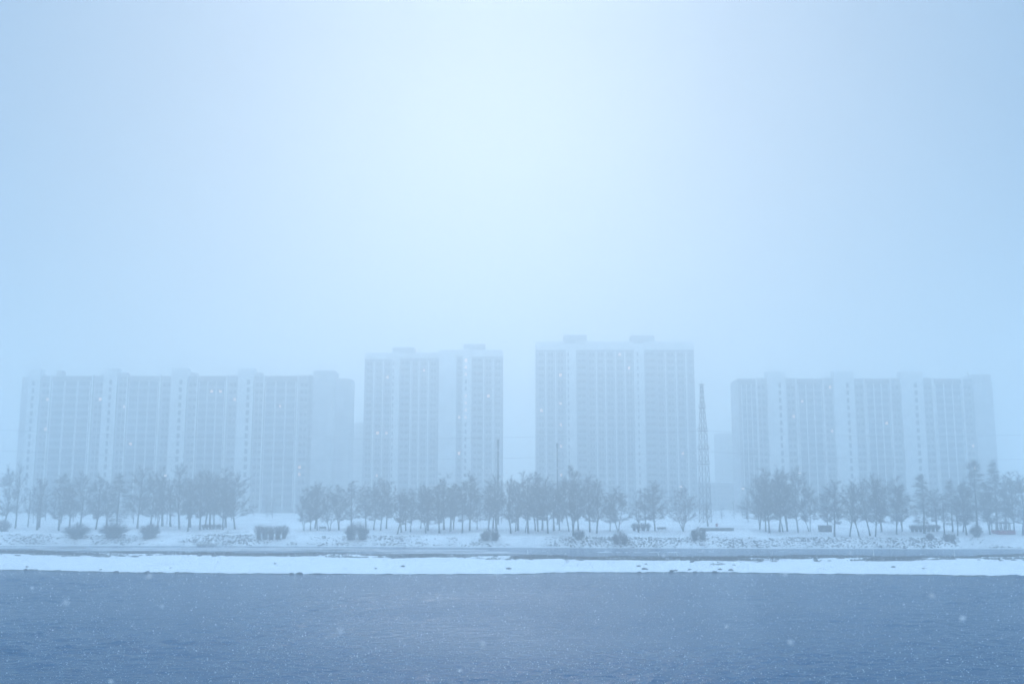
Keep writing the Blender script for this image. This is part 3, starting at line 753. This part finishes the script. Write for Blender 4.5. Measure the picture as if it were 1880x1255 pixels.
# ------------------------------------------------------------------ masts and lamps
def lattice():
    Y = 300.0; u = 1295; p = at(u, 950, Y); z = ground_z(p.x, Y); zt = vz(706, Y); H = zt - z; k = Y / F
    o = empty('lattice_mast', (p.x, Y, z), 'tall tapering steel lattice mast standing between large tower and right slab', 'mast', None, .3)
    def half(t): return lut([(0, 11.3 * k * .72), (.42, 9.2 * k * .72), (.66, 7.6 * k * .72), (.83, 4.6 * k * .72), (1, 2.8 * k * .72)], t)
    N = 13; cs = [(-1, -1), (1, -1), (1, 1), (-1, 1)]
    def node(i, c): t = i / N; h = half(t); return Vector((c[0] * h, c[1] * h, H * t))
    for c in cs:
        mb = MB(); P = [node(i, c) for i in range(N + 1)]; P[0].z -= .5; mb.tube(P, [.09 - .035 * i / N for i in range(N + 1)], 6); mb.build('leg', 'steel', o)
    mb = MB()
    for f in range(4):
        a, b_ = cs[f], cs[(f + 1) % 4]
        for i in range(N):
            mb.tube([node(i, a), node(i + 1, b_)], [.06, .06], 4); mb.tube([node(i, b_), node(i + 1, a)], [.06, .06], 4)
            mb.tube([node(i, a), node(i, b_)], [.06, .06], 4)
    mb.build('lattice', 'steel', o)
    for t in (.42, .53, .66, .83):
        h = half(t) + .22; q = MB(); z0 = H * t
        q.box(-h, h, -h, h, z0 - .12, z0 + .06)
        for s in (-1, 1):
            q.box(-h, h, s * h - .03, s * h + .03, z0 + .9, z0 + .97); q.box(s * h - .03, s * h + .03, -h, h, z0 + .9, z0 + .97)
            for s2 in (-1, 1): q.box(s * h - .04, s * h + .04, s2 * h - .04, s2 * h + .04, z0 + .06, z0 + .9)
        q.build('platform', 'steel', o)
    q = MB(); q.box(-.7, .7, -.7, .7, H + .0, H + .16); q.tube([Vector((0, 0, H + .16)), Vector((0, 0, H + 1.5))], [.05, .03], 5); q.build('top_cap', 'steel', o)
lattice()
def mast(u, vt, v, r0, r1, label, Y=None):
    Y = Y or ground_y(u, v); p = at(u, v, Y); z = ground_z(p.x, Y); H = vz(vt, Y) - z
    o = empty('steel_mast', (p.x, Y, z), label, 'mast')
    mb = MB(); mb.tube([Vector((0, 0, -.5)), Vector((0, 0, H * .5)), Vector((0, 0, H * .93))], [r0, (r0 + r1) / 2, r1], 10); mb.build('pole', 'steel', o, True)
    mb = MB(); mb.tube([Vector((0, 0, H * .93)), Vector((0, 0, H * .935)), Vector((0, 0, H - .05)), Vector((0, 0, H))], [r1, r1 * 1.7, r1 * 1.6, r1 * .8], 10); mb.build('head', 'dark_metal', o)
    mb = MB(); mb.box(-r0 * 1.6, r0 * 1.6, -r0 * 1.6, r0 * 1.6, -.3, .25); mb.build('footing', 'concrete', o)
mast(914, 806, 972, .32, .22, 'dark slender mast rising above the trees before the smaller tower', 291)
mast(1024, 813, 966, .3, .22, 'fainter slender mast before the left part of the large tower', 292)
def street_lamp(u, v, label):
    Y = 300.0; p = at(u, v, Y); z = ground_z(p.x, Y); H = p.z - z
    o = empty('street_lamp', (p.x, Y, z), label, 'street lamp', 'lit street lamps')
    mb = MB(); mb.tube([Vector((1.2, 0, -.4)), Vector((1.2, 0, H * .6)), Vector((1.2, 0, H - .5)), Vector((1.05, 0, H - .1)), Vector((.4, 0, H + .1))], [.11, .09, .07, .06, .045], 7); mb.build('pole', 'steel', o)
    mb = MB(); mb.box(-.42, .42, -.16, .16, H + .052, H + .17); mb.build('lamp_head', 'dark_metal', o)
    mb = MB(); mb.tube([Vector((-.36, 0, H)), Vector((-.2, 0, H - .06)), Vector((.2, 0, H - .06)), Vector((.36, 0, H))], [.02, .17, .17, .02], 8); mb.build('lamp_glass', 'lamp_glass', o)
street_lamp(303.5, 872, 'lit street lamp left of the tallest tree before the left slab')
street_lamp(1250, 892.5, 'lit street lamp above the low many-stemmed tree')
street_lamp(1364, 896, 'lit street lamp left of the tall clump before the right slab')
street_lamp(1468.5, 867.5, 'lit street lamp at the top right of the tall clump before the right slab')

# overhead cables, from the lattice mast away to both sides
def cable(u0, v0, u1, v1, Y0, Y1, sag, label):
    a, b_ = at(u0, v0, Y0), at(u1, v1, Y1); n = 24; mb = MB()
    mb.tube([a.lerp(b_, i / n) - Vector((0, 0, sag * 4 * (i / n) * (1 - i / n))) for i in range(n + 1)], [.035] * (n + 1), 4)
    tag(mb.build('power_cable', 'steel'), label, 'cable', 'overhead cables')
cable(1294, 790, 2300, 772, 300, 300, 3.0, 'thin overhead cable running right from the lattice mast platform')
cable(1294, 828, 2300, 822, 300, 300, 3.0, 'lower thin overhead cable running right from the lattice mast')
cable(1294, 790, -400, 762, 300, 300, 4.5, 'thin overhead cable running left from the lattice mast platform')
cable(1294, 828, -400, 800, 300, 300, 4.5, 'lower thin overhead cable running left from the lattice mast')

# ------------------------------------------------------------------ buildings
def tmpl(kind):
    """a 1 m x 1 m facade element, front towards -y, standing on the wall plane y = 0"""
    mb = MB()
    if kind in ('window', 'lit', 'dim'):
        t = .07
        mb.box(0, 1, -.06, -.003, 0, t); mb.box(0, 1, -.06, -.003, 1 - t, 1); mb.box(0, t, -.06, -.003, t, 1 - t); mb.box(1 - t, 1, -.06, -.003, t, 1 - t)
        mb.box(.47, .53, -.05, -.003, t, 1 - t); mb.box(.53, 1 - t, -.05, -.003, .66, .7)
        mb.m = 1; mb.box(t, .47, -.03, -.003, t, 1 - t); mb.box(.53, 1 - t, -.03, -.003, t, .66); mb.box(.53, 1 - t, -.03, -.003, .7, 1 - t)
        return mb, ['frame_white', {'lit': 'lit_glass', 'dim': 'dim_glass'}.get(kind, 'glass')]
    if kind == 'loggia':
        mb.box(0, 1, -1.0, -.003, 0, .05); mb.box(.06, .94, -1.0, -.94, .05, .40); mb.m = 2; mb.box(0, .06, -1.06, -.003, .05, 1); mb.box(.94, 1, -1.06, -.003, .05, 1); mb.m = 0
        mb.box(.06, .94, -1.0, -.003, .955, 1); mb.box(.32, .345, -.99, -.95, .4, .955); mb.box(.655, .68, -.99, -.95, .4, .955)
        mb.m = 1; mb.box(.06, .32, -.98, -.955, .4, .955); mb.box(.345, .655, -.98, -.955, .4, .955); mb.box(.68, .94, -.98, -.955, .4, .955)
        return mb, ['loggia_panel', 'loggia_glass', 'pale_panel']
    mb.box(0, 1, -1.1, -.003, 0, .06); mb.box(0, 1, -1.1, -1.05, .06, .42); mb.box(0, .05, -1.05, -.003, .06, .42); mb.box(.95, 1, -1.05, -.003, .06, .42)
    mb.m = 1; mb.box(.08, .38, -.04, -.003, .08, .82); mb.box(.5, .92, -.04, -.003, .3, .82)
    return mb, ['loggia_panel', 'glass']
TM = {}
for k in ('window', 'lit', 'dim', 'loggia', 'balcony'):
    mb, ms = tmpl(k); TM[k] = (mb, ms, mb.mesh({'lit': 'lit_window', 'dim': 'lit_window'}.get(k, k), ms))
BRIGHT = {(185, 729), (398, 717), (551, 859), (254, 814), (694, 793), (855, 661), (855, 672), (895, 725), (844, 828), (1030, 686), (1137, 645), (1157, 673), (995, 755), (1629, 781)}
class Building:
    def __init__(s, name, label, u0, u1, vtop, Y, n, rot=0.0, vb=947):
        s.Y = Y; s.xc = ux((u0 + u1) / 2, Y); s.zb = ground_z(s.xc, Y) - .1; s.o = empty(name, (s.xc, Y, s.zb), label, 'apartment block', None, rot)
        s.n = n; s.H = vz(vtop, Y) - s.zb; s.rows = {}
    def X(s, u): return ux(u, s.Y) - s.xc
    def Z(s, v): return vz(v, s.Y) - s.zb
    def vol(s, name, u0, u1, v, y0, y1, m, z0=-.6):
        mb = MB(); mb.box(s.X(u0), s.X(u1), y0, y1, z0, s.Z(v)); return mb.build(name, m, s.o)
    def elem(s, kind, x0, x1, y, z0, z1, prio):
        s.rows.setdefault(kind, []).append((prio, x0, x1, y, z0, z1))
    def column(s, kind, u0, u1, y, z_lo, z_hi, n, lits=(), fill=.62, zo=.24, skip=0):
        x0, x1 = s.X(u0), s.X(u1); h = (z_hi - z_lo) / n
        for i in range(n):
            za = z_lo + i * h
            if kind == 'window': b0, b1 = za + h * zo, za + h * (zo + fill)
            else: b0, b1 = za + .01, za + h - .03
            k = kind
            for (lu, lv) in lits:
                lx, lz = s.X(lu), s.Z(lv)
                if x0 - .4 <= lx <= x1 + .4 and za <= lz < za + h: k = 'lit' if (lu, lv) in BRIGHT else 'dim'
            if k in ('lit', 'dim'):
                if kind != 'window':
                    s.elem(kind, x0, x1, y, b0, b1, i)
                    w = min(.85, (x1 - x0) * .5); c = (x0 + x1) / 2
                    s.elem(k, c - w / 2, c + w / 2, y - 1.02 if kind == 'loggia' else y - .05, za + h * .5, za + h * .78, i); continue
                else:
                    w = min(.8, x1 - x0); c = (x0 + x1) / 2
                    s.elem(k, c - w / 2, c + w / 2, y, b0 + h * .16, b1 - h * .1, i); continue
            s.elem(k, x0, x1, y, b0, b1, i)
    def finish(s):
        for kind, rows in s.rows.items():
            rows.sort(key=lambda r: -r[0]); nm = {'lit': 'lit_window', 'dim': 'lit_window'}.get(kind, kind); mb0, ms, me = TM[kind]
            for k, (pr, x0, x1, y, z0, z1) in enumerate(rows[:100]):
                part(nm, me, s.o, (x0, y, z0), (x1 - x0, 1, z1 - z0))
            if len(rows) > 100:
                mb = MB()
                for (pr, x0, x1, y, z0, z1) in rows[100:]:
                    n = len(mb.v); mb.v += [(x0 + a * (x1 - x0), y + b_, z0 + c * (z1 - z0)) for a, b_, c in mb0.v]
                    mb.f += [tuple(n + i for i in f) for f in mb0.f]; mb.mi += mb0.mi
                tag(mb.build(nm + '_rows', ms, s.o), kind='stuff')

def stair_tower(B, u0, u1, v, dark0, dark1, lits=()):
    B.vol('stair_tower', u0, u1, v, -1.3, 3.0, 'pale_panel')
    mb = MB(); mb.box(B.X(u0) - .2, B.X(u1) + .2, -1.5, 3.2, B.Z(v) + .002, B.Z(v) + .3); mb.build('tower_roof', 'snow', B.o)
    zt = B.Z(v) - 4
    B.column('window', dark0, dark1, -1.3, 1.0, zt, B.n, lits, .7, .15)

def slab_section(B, a, c, vroof, lits, first=True):
    """one section of the long block between two stair towers"""
    H = B.Z(vroof) - 2.2
    p0, p1 = a + 19, c - 20
    B.column('window', a + 3, a + 9, 0, 1.2, H, B.n, lits); B.column('window', a + 10.5, a + 16.5, 0, 1.2, H, B.n, lits)
    B.column('window', c - 16, c - 10, 0, 1.2, H, B.n, lits); B.column('window', c - 8.5, c - 3, 0, 1.2, H, B.n, lits)
    w = (p1 - p0 - 6) / 3
    for k in range(3): B.column('loggia', p0 + 3 + w * k + .25, p0 + 3 + w * (k + 1) - .25, 0, 1.2, H, B.n, lits)
    for u in (p0, p1): B.vol('pier', u - 1.1, u + 1.1, vroof - 1.5, -1.25, -.004, 'pale_panel')
    mb = MB(); mb.box(B.X(p0) + .3, B.X(p1) - .3, -.9, -.004, H + .3, H + 1.5); mb.build('attic_band', 'felt_and_gap_shade', B.o)

LITS_LEFT = [(93, 728), (185, 729), (233, 743), (254, 814), (398, 717), (551, 859), (551, 872), (570, 722), (432, 730), (90, 786), (519, 742)]
B = Building('slab_block', 'long pale panel apartment block with four stair towers, furthest to the left', 40, 648, 690, 408, 17)
B.vol('wall', 55, 576, 690, 0, 13, 'slab_wall')
B.vol('side_wing', 30, 56, 689, 5, 16, 'plain_wall')
B.vol('end_tower', 576, 613, 681, -1.2, 11, 'plain_wall'); B.vol('end_wing', 612.5, 641, 693, 4, 15, 'plain_wall')
mb = MB(); mb.box(B.X(576) - .2, B.X(613) + .2, -1.4, 11.2, B.Z(681) + .002, B.Z(681) + .3); mb.build('tower_roof', 'snow', B.o)
mb = MB(); mb.box(B.X(70), B.X(575), 2, 12, B.Z(690) + .002, B.Z(690) + .35); mb.build('roof', 'snow', B.o)
stair_tower(B, 55, 76, 679, 62, 67, LITS_LEFT); stair_tower(B, 192, 217, 677, 203, 208, LITS_LEFT); stair_tower(B, 316, 345, 677, 331, 337, LITS_LEFT); stair_tower(B, 438, 467, 677, 455, 461, LITS_LEFT)
for a, c in ((76, 192), (217, 316), (345, 438), (467, 568)): slab_section(B, a, c, 690, LITS_LEFT)
for u0, u1, v in ((97, 106, 678), (217, 226, 682), (345, 355, 682), (467, 476, 682), (178, 192, 686), (418, 437, 687), (544, 572, 687)): B.vol('vent_house', u0, u1, v, 3, 7, 'plain_wall', B.Z(690) + .36)
B.vol('gap_shade_strip', 568.5, 571, 688, -.7, -.004, 'felt_and_gap_shade')  # dark strip laid on the wall to paint the shade of a gap
B.finish()

LITS_RIGHT = [(1629, 781), (1452, 765), (1526, 708), (1526, 795), (1780, 822), (1780, 866), (1462, 732)]
B = Building('slab_block', 'long pale panel apartment block with three stair towers, right of the lattice mast', 1343, 1832, 695, 408, 17)
B.vol('wall', 1356, 1785, 695, 0, 13, 'slab_wall'); B.vol('side_wing', 1353.5, 1357, 697, 1.2, 13, 'plain_wall')
B.vol('end_tower', 1785, 1817, 688, -1.0, 9, 'plain_wall'); B.vol('end_wing', 1816.5, 1832, 698, 5, 15, 'plain_wall')
mb = MB(); mb.box(B.X(1357), B.X(1784), 2, 12, B.Z(695) + .002, B.Z(695) + .35); mb.build('roof', 'snow', B.o)
mb = MB(); mb.box(B.X(1785) - .2, B.X(1817) + .2, -1.2, 9.2, B.Z(688) + .002, B.Z(688) + .3); mb.build('tower_roof', 'snow', B.o)
stair_tower(B, 1407, 1441, 683, 1427, 1432, LITS_RIGHT); stair_tower(B, 1529, 1566, 683, 1551, 1556, LITS_RIGHT); stair_tower(B, 1652, 1692, 683, 1675, 1681, LITS_RIGHT)
H = B.Z(695) - 2.2
for k in range(3): B.column('loggia', 1360 + 9 * k, 1368 + 9 * k, 0, 1.2, H, 17, LITS_RIGHT)
B.column('window', 1390, 1396, 0, 1.2, H, 17, LITS_RIGHT); B.column('window', 1398, 1404, 0, 1.2, H, 17, LITS_RIGHT); B.vol('pier', 1387, 1389, 693, -1.25, -.004, 'pale_panel')
mb = MB(); mb.box(B.X(1359), B.X(1386), -.9, -.004, H + .3, H + 1.5); mb.build('attic_band', 'felt_and_gap_shade', B.o)
for a, c in ((1441, 1529), (1566, 1652), (1692, 1784)): slab_section(B, a, c, 695, LITS_RIGHT)
for u0, u1, v in ((1441, 1462, 692), (1520, 1529, 691), (1640, 1652, 692), (1700, 1713, 691), (1392, 1407, 692)): B.vol('vent_house', u0, u1, v, 3, 7, 'plain_wall', B.Z(695) + .36)
mb = MB(); mb.tube([Vector((B.X(1779), 1.5, B.Z(683))), Vector((B.X(1783), 1.5, B.Z(687)))], [.22, .2], 5); mb.tube([Vector((B.X(1781.5), 1.5, B.Z(695) + .352)), Vector((B.X(1781.5), 1.5, B.Z(685.5)))], [.09, .08], 5); mb.build('antenna', 'dark_metal', B.o)
B.finish()

def tower_columns(B, cols, y, vtop, lits):
    zt = B.Z(vtop)
    for (u0, u1, kind) in cols:
        if kind == 'W': B.column('window', u0 + 1.3, u1 - 1.3, y, 1.5, zt, B.n, lits, .62, .2)
        elif kind == 'S': B.column('window', u0, u1, y, 1.5, zt, B.n, lits, .6, .2)
        elif kind == 'B': B.column('balcony', u0, u1, y, 1.5, zt, B.n, lits)
        elif kind == 'P': B.vol('pier', u0, u1, vtop + 1, y - .55, y - .004, 'pale_panel')
LIT_T = [(694, 793), (711, 661), (711, 688), (711, 795), (778, 676), (844, 763), (844, 828), (855, 661), (855, 672), (855, 686), (855, 725), (855, 738), (855, 751), (855, 764), (895, 725), (694, 870)]
B = Building('tower_block', 'high pale apartment tower with a blank middle strip and a column of lit stair windows', 669, 923, 645, 440, 21)
B.vol('wall', 669, 806, 648, 0, 18, 'tower_wall'); B.vol('blank_wall', 806, 838, 643, -1.5, 16, 'pale_panel'); B.vol('wall', 838, 923, 643, -.6, 18, 'tower_wall')
B.vol('machine_room', 718, 758, 636, 3, 12, 'plain_wall', B.Z(650)); B.vol('machine_room', 850, 890, 630, 3, 12, 'plain_wall', B.Z(646))
mb = MB(); mb.box(B.X(717.4), B.X(758.6), 2.8, 12.2, B.Z(636) + .002, B.Z(636) + .25); mb.build('roof', 'snow', B.o)
mb = MB(); mb.box(B.X(849.4), B.X(890.6), 2.8, 12.2, B.Z(630) + .002, B.Z(630) + .25); mb.build('roof', 'snow', B.o)
B.vol('stair_strip', 719.5, 733.5, 646, -1, -.004, 'pale_panel'); B.vol('stair_strip', 850, 866, 641, -1.6, -.604, 'pale_panel')
B.vol('attic', 668.6, 805.8, 660, -.3, -.004, 'pale_panel', B.Z(660) - .01).hide_render = False
for nm, u0, u1, v0, v1, y in (('attic_panel', 669, 719.3, 647.6, 659, 0), ('attic_panel', 733.7, 806, 647.6, 657, 0), ('attic_panel', 838.2, 849.8, 642.6, 655, -.6), ('attic_panel', 866.2, 923, 642.6, 655, -.6)):
    mb = MB(); mb.box(B.X(u0), B.X(u1), y - .5, y - .003, B.Z(v1), B.Z(v0)); mb.build(nm, 'pale_panel', B.o)
bpy.data.objects.remove([c for c in B.o.children if c.name.startswith('attic') and not c.name.startswith('attic_panel')][0])
tower_columns(B, [(670.5, 685, 'W'), (685.3, 687.7, 'P'), (688, 702, 'W'), (702.3, 704.2, 'P'), (704.5, 718, 'W'), (735, 752, 'B'), (753, 755, 'P'), (755.5, 768, 'W'), (768.3, 770.5, 'P'), (771, 785, 'W'), (785.3, 787.5, 'P'), (788, 803, 'W')], 0, 661, LIT_T)
tower_columns(B, [(720.6, 723.6, 'S')], -1, 661, LIT_T)
tower_columns(B, [(839, 848.5, 'W'), (868, 886, 'B'), (887, 889, 'P'), (889.5, 904, 'W'), (904.3, 906.5, 'P'), (907, 921, 'W')], -.6, 656, LIT_T)
tower_columns(B, [(853.5, 857.5, 'S')], -1.6, 656, LIT_T)
B.finish()

LIT_R = [(1030, 686), (1137, 645), (1157, 673), (995, 755), (1030, 742), (1031, 784), (1031, 824), (1031, 866), (1258, 829)]
B = Building('tower_block', 'highest and widest apartment tower with two machine rooms, left of the lattice mast', 984, 1275, 628, 440, 22)
B.vol('wall', 984, 1275, 628, 0, 18, 'tower_wall')
for u0, u1, v in ((1037, 1079, 613), (1162, 1205, 614)):
    B.vol('machine_room', u0, u1, v, 3, 12, 'plain_wall', B.Z(628) + .01)
    mb = MB(); mb.box(B.X(u0 - .6), B.X(u1 + .6), 2.8, 12.2, B.Z(v) + .002, B.Z(v) + .25); mb.build('roof', 'snow', B.o)
    mb = MB(); mb.tube([Vector((B.X(u0 + 3), 6, B.Z(v) + .252)), Vector((B.X(u0 + 3), 6, B.Z(v) + 2.2))], [.06, .04], 5); mb.tube([Vector((B.X(u0 + 3) - .8, 6, B.Z(v) + 2.0)), Vector((B.X(u0 + 3) + .8, 6, B.Z(v) + 2.0))], [.06, .06], 4); mb.build('antenna', 'dark_metal', B.o)
    B.vol('stair_strip', u0 + 2, u0 + 21, 630, -1, -.004, 'pale_panel')
for u0, u1 in ((984, 1038.8), (1058.2, 1163.8), (1183.2, 1275)):
    mb = MB(); mb.box(B.X(u0), B.X(u1), -.5, -.003, B.Z(642), B.Z(627.4)); mb.build('attic_panel', 'pale_panel', B.o)
B.vol('corner_block', 1262, 1275.2, 634, -.45, -.004, 'tower_wall', 0.0)
cols = []
for a, c in ((986.5, 1000.5), (1003.5, 1018), (1021.5, 1036.5), (1079.5, 1093.5), (1096, 1110), (1112.5, 1128.5), (1131, 1146), (1148.5, 1162.5), (1206, 1220.5), (1223.5, 1240), (1242.5, 1258)): cols.append((a, c, 'W'))
for u in (1001, 1019, 1094, 1110.6, 1129, 1146.5, 1221, 1240.6, 1258.8): cols.append((u, u + 2.1, 'P'))
cols += [(1060, 1077, 'B'), (1185, 1203, 'B')]
tower_columns(B, cols, 0, 644, LIT_R); tower_columns(B, [(1042, 1045, 'S'), (1169.5, 1172.5, 'S')], -1, 644, LIT_R)
tower_columns(B, [(1264, 1273, 'W')], -.45, 644, LIT_R)
B.finish()

def far_block(u0, u1, vtop, Y, n, nc, label, name='far_block', m='far_wall'):
    B = Building(name, label, u0, u1, vtop, Y, n)
    B.vol('wall', u0, u1, vtop, 0, 16, m)
    mb = MB(); mb.box(B.X(u0) - .3, B.X(u1) + .3, -.3, 16.3, B.Z(vtop) + .002, B.Z(vtop) + .5); mb.build('roof', 'snow', B.o)
    w = (u1 - u0) / nc
    for k in range(nc): B.column('window', u0 + w * k + w * .25, u0 + w * k + w * .75, 0, 1.2, B.H - .8, n)
    B.finish()
far_block(630, 672, 776, 560, 14, 7, 'very faint apartment block seen between the left slab and the smaller tower')
far_block(1318, 1350, 795, 560, 13, 5, 'very faint apartment block peeping out left of the right slab')
far_block(1277, 1380, 886, 480, 4, 16, 'faint long low building behind the foot of the lattice mast', 'low_building')

# ------------------------------------------------------------------ falling snow
def snowfall():
    rnd = random.Random(77); mb = MB(); n = 0
    while n < 170000:
        y = 9 + 92 * rnd.random() ** .7
        x = rnd.uniform(-1, 1) * (y * .62 + 4); z = rnd.uniform(.1, CAMZ + 1 + y * .1)
        r = rnd.uniform(.003, .006) if y < 20 else rnd.uniform(.005, .014)
        if n % 5000 == 0: y = rnd.uniform(4, 9); x = rnd.uniform(-1, 1) * y * .6; z = CAMZ - rnd.uniform(.05, .22) * y; r = rnd.uniform(.008, .014)
        e = rnd.uniform(1, 2.0); a = rnd.gauss(-.35, .5); ca, sa = math.cos(a), math.sin(a); k = rnd.uniform(.6, 1)
        vs = [(r * e, 0, 0), (0, 0, r), (-r * e, 0, 0), (0, 0, -r * k), (r * .8, r, 0), (-r * .8, r, 0), (-r * .8, -r, 0), (r * .8, -r, 0)]
        vs = [(x + p * ca - s * sa, y + q, z + p * sa + s * ca) for p, q, s in vs]
        mb.add(vs, [(0, 1, 2, 3), (4, 5, 6, 7)]); n += 1
    tag(mb.build('falling_snow', 'flake'), kind='stuff', label='snowflakes blowing through the air over the river')
snowfall()

# ------------------------------------------------------------------ haze
hm = bpy.data.materials.new('haze'); hm.use_nodes = True; nt = hm.node_tree; nt.nodes.clear()
ou = nt.nodes.new('ShaderNodeOutputMaterial'); pv = nt.nodes.new('ShaderNodeVolumePrincipled')
pv.inputs['Color'].default_value = (.91, .958, .962, 1); pv.inputs['Density'].default_value = .0041; pv.inputs['Anisotropy'].default_value = .72
nt.links.new(pv.outputs['Volume'], ou.inputs['Volume']); M['haze'] = hm
mb = MB(); mb.box(-1230, 1230, -90, 1230, -4, 100); tag(mb.build('haze', 'haze'), kind='stuff', label='pale blue snow haze filling the air')

# ------------------------------------------------------------------ sky and sun
SUN_EL, SUN_AZ = math.radians(24), math.radians(-1.5)
sd_ = Vector((math.sin(SUN_AZ) * math.cos(SUN_EL), math.cos(SUN_AZ) * math.cos(SUN_EL), math.sin(SUN_EL)))
w = bpy.data.worlds.new('World'); SC.world = w; w.use_nodes = True; nt = w.node_tree; nt.nodes.clear()
out = nt.nodes.new('ShaderNodeOutputWorld'); add = nt.nodes.new('ShaderNodeAddShader')
sky = nt.nodes.new('ShaderNodeTexSky'); sky.sky_type = 'NISHITA'; sky.sun_disc = False; sky.sun_elevation = SUN_EL; sky.sun_rotation = SUN_AZ
sky.air_density = 1.0; sky.dust_density = .3; sky.ozone_density = 2
bg1 = nt.nodes.new('ShaderNodeBackground'); bg1.inputs['Strength'].default_value = .05
nt.links.new(sky.outputs['Color'], bg1.inputs['Color'])
tc = nt.nodes.new('ShaderNodeTexCoord'); dot = nt.nodes.new('ShaderNodeVectorMath'); dot.operation = 'DOT_PRODUCT'; dot.inputs[1].default_value = sd_
nt.links.new(tc.outputs['Generated'], dot.inputs[0])
rp = nt.nodes.new('ShaderNodeValToRGB'); rp.color_ramp.interpolation = 'EASE'
el = rp.color_ramp.elements
el[0].position = .0; el[0].color = (.235, .33, .43, 1)
el[1].position = 1.0; el[1].color = (.54, .60, .68, 1)
e = el.new(.84); e.color = (.22, .385, .60, 1)
nt.links.new(dot.outputs['Value'], rp.inputs['Fac'])
bg2 = nt.nodes.new('ShaderNodeBackground')
nt.links.new(rp.outputs['Color'], bg2.inputs['Color'])
# an overcast sky is brightest overhead
sx = nt.nodes.new('ShaderNodeSeparateXYZ'); nt.links.new(tc.outputs['Generated'], sx.inputs[0])
mr = nt.nodes.new('ShaderNodeMapRange'); mr.interpolation_type = 'SMOOTHSTEP'
mr.inputs['From Min'].default_value = .42; mr.inputs['From Max'].default_value = 1.0; mr.inputs['To Min'].default_value = .85; mr.inputs['To Max'].default_value = 9.5
nt.links.new(sx.outputs['Z'], mr.inputs['Value'])
cn = nt.nodes.new('ShaderNodeTexNoise'); cn.inputs['Scale'].default_value = 3.2; cn.inputs['Detail'].default_value = 4; cn.inputs['Distortion'].default_value = .6
nt.links.new(tc.outputs['Generated'], cn.inputs['Vector'])
cm = nt.nodes.new('ShaderNodeMapRange'); cm.inputs['From Min'].default_value = .3; cm.inputs['From Max'].default_value = .7; cm.inputs['To Min'].default_value = .93; cm.inputs['To Max'].default_value = 1.07
nt.links.new(cn.outputs['Fac'], cm.inputs['Value'])
cx = nt.nodes.new('ShaderNodeMath'); cx.operation = 'MULTIPLY'; nt.links.new(mr.outputs['Result'], cx.inputs[0]); nt.links.new(cm.outputs['Result'], cx.inputs[1])
nt.links.new(cx.outputs[0], bg2.inputs['Strength'])
nt.links.new(bg1.outputs[0], add.inputs[0]); nt.links.new(bg2.outputs[0], add.inputs[1]); nt.links.new(add.outputs[0], out.inputs['Surface'])
sl = bpy.data.lights.new('sun', 'SUN'); sl.energy = .64; sl.angle = math.radians(20); sl.color = (1, .98, .97)
so = bpy.data.objects.new('sun', sl); so.rotation_euler = (-sd_).to_track_quat('-Z', 'Y').to_euler(); so.location = (0, 200, 150); COL.objects.link(so)

SC.view_settings.view_transform = 'Standard'; SC.view_settings.look = 'None'; SC.view_settings.exposure = -.69; SC.view_settings.gamma = 1
SC.render.film_transparent = False
cy = SC.cycles
cy.max_bounces = 16; cy.diffuse_bounces = 3; cy.glossy_bounces = 2; cy.transparent_max_bounces = 8; cy.volume_bounces = 14
cy.use_adaptive_sampling = False; cy.use_denoising = True
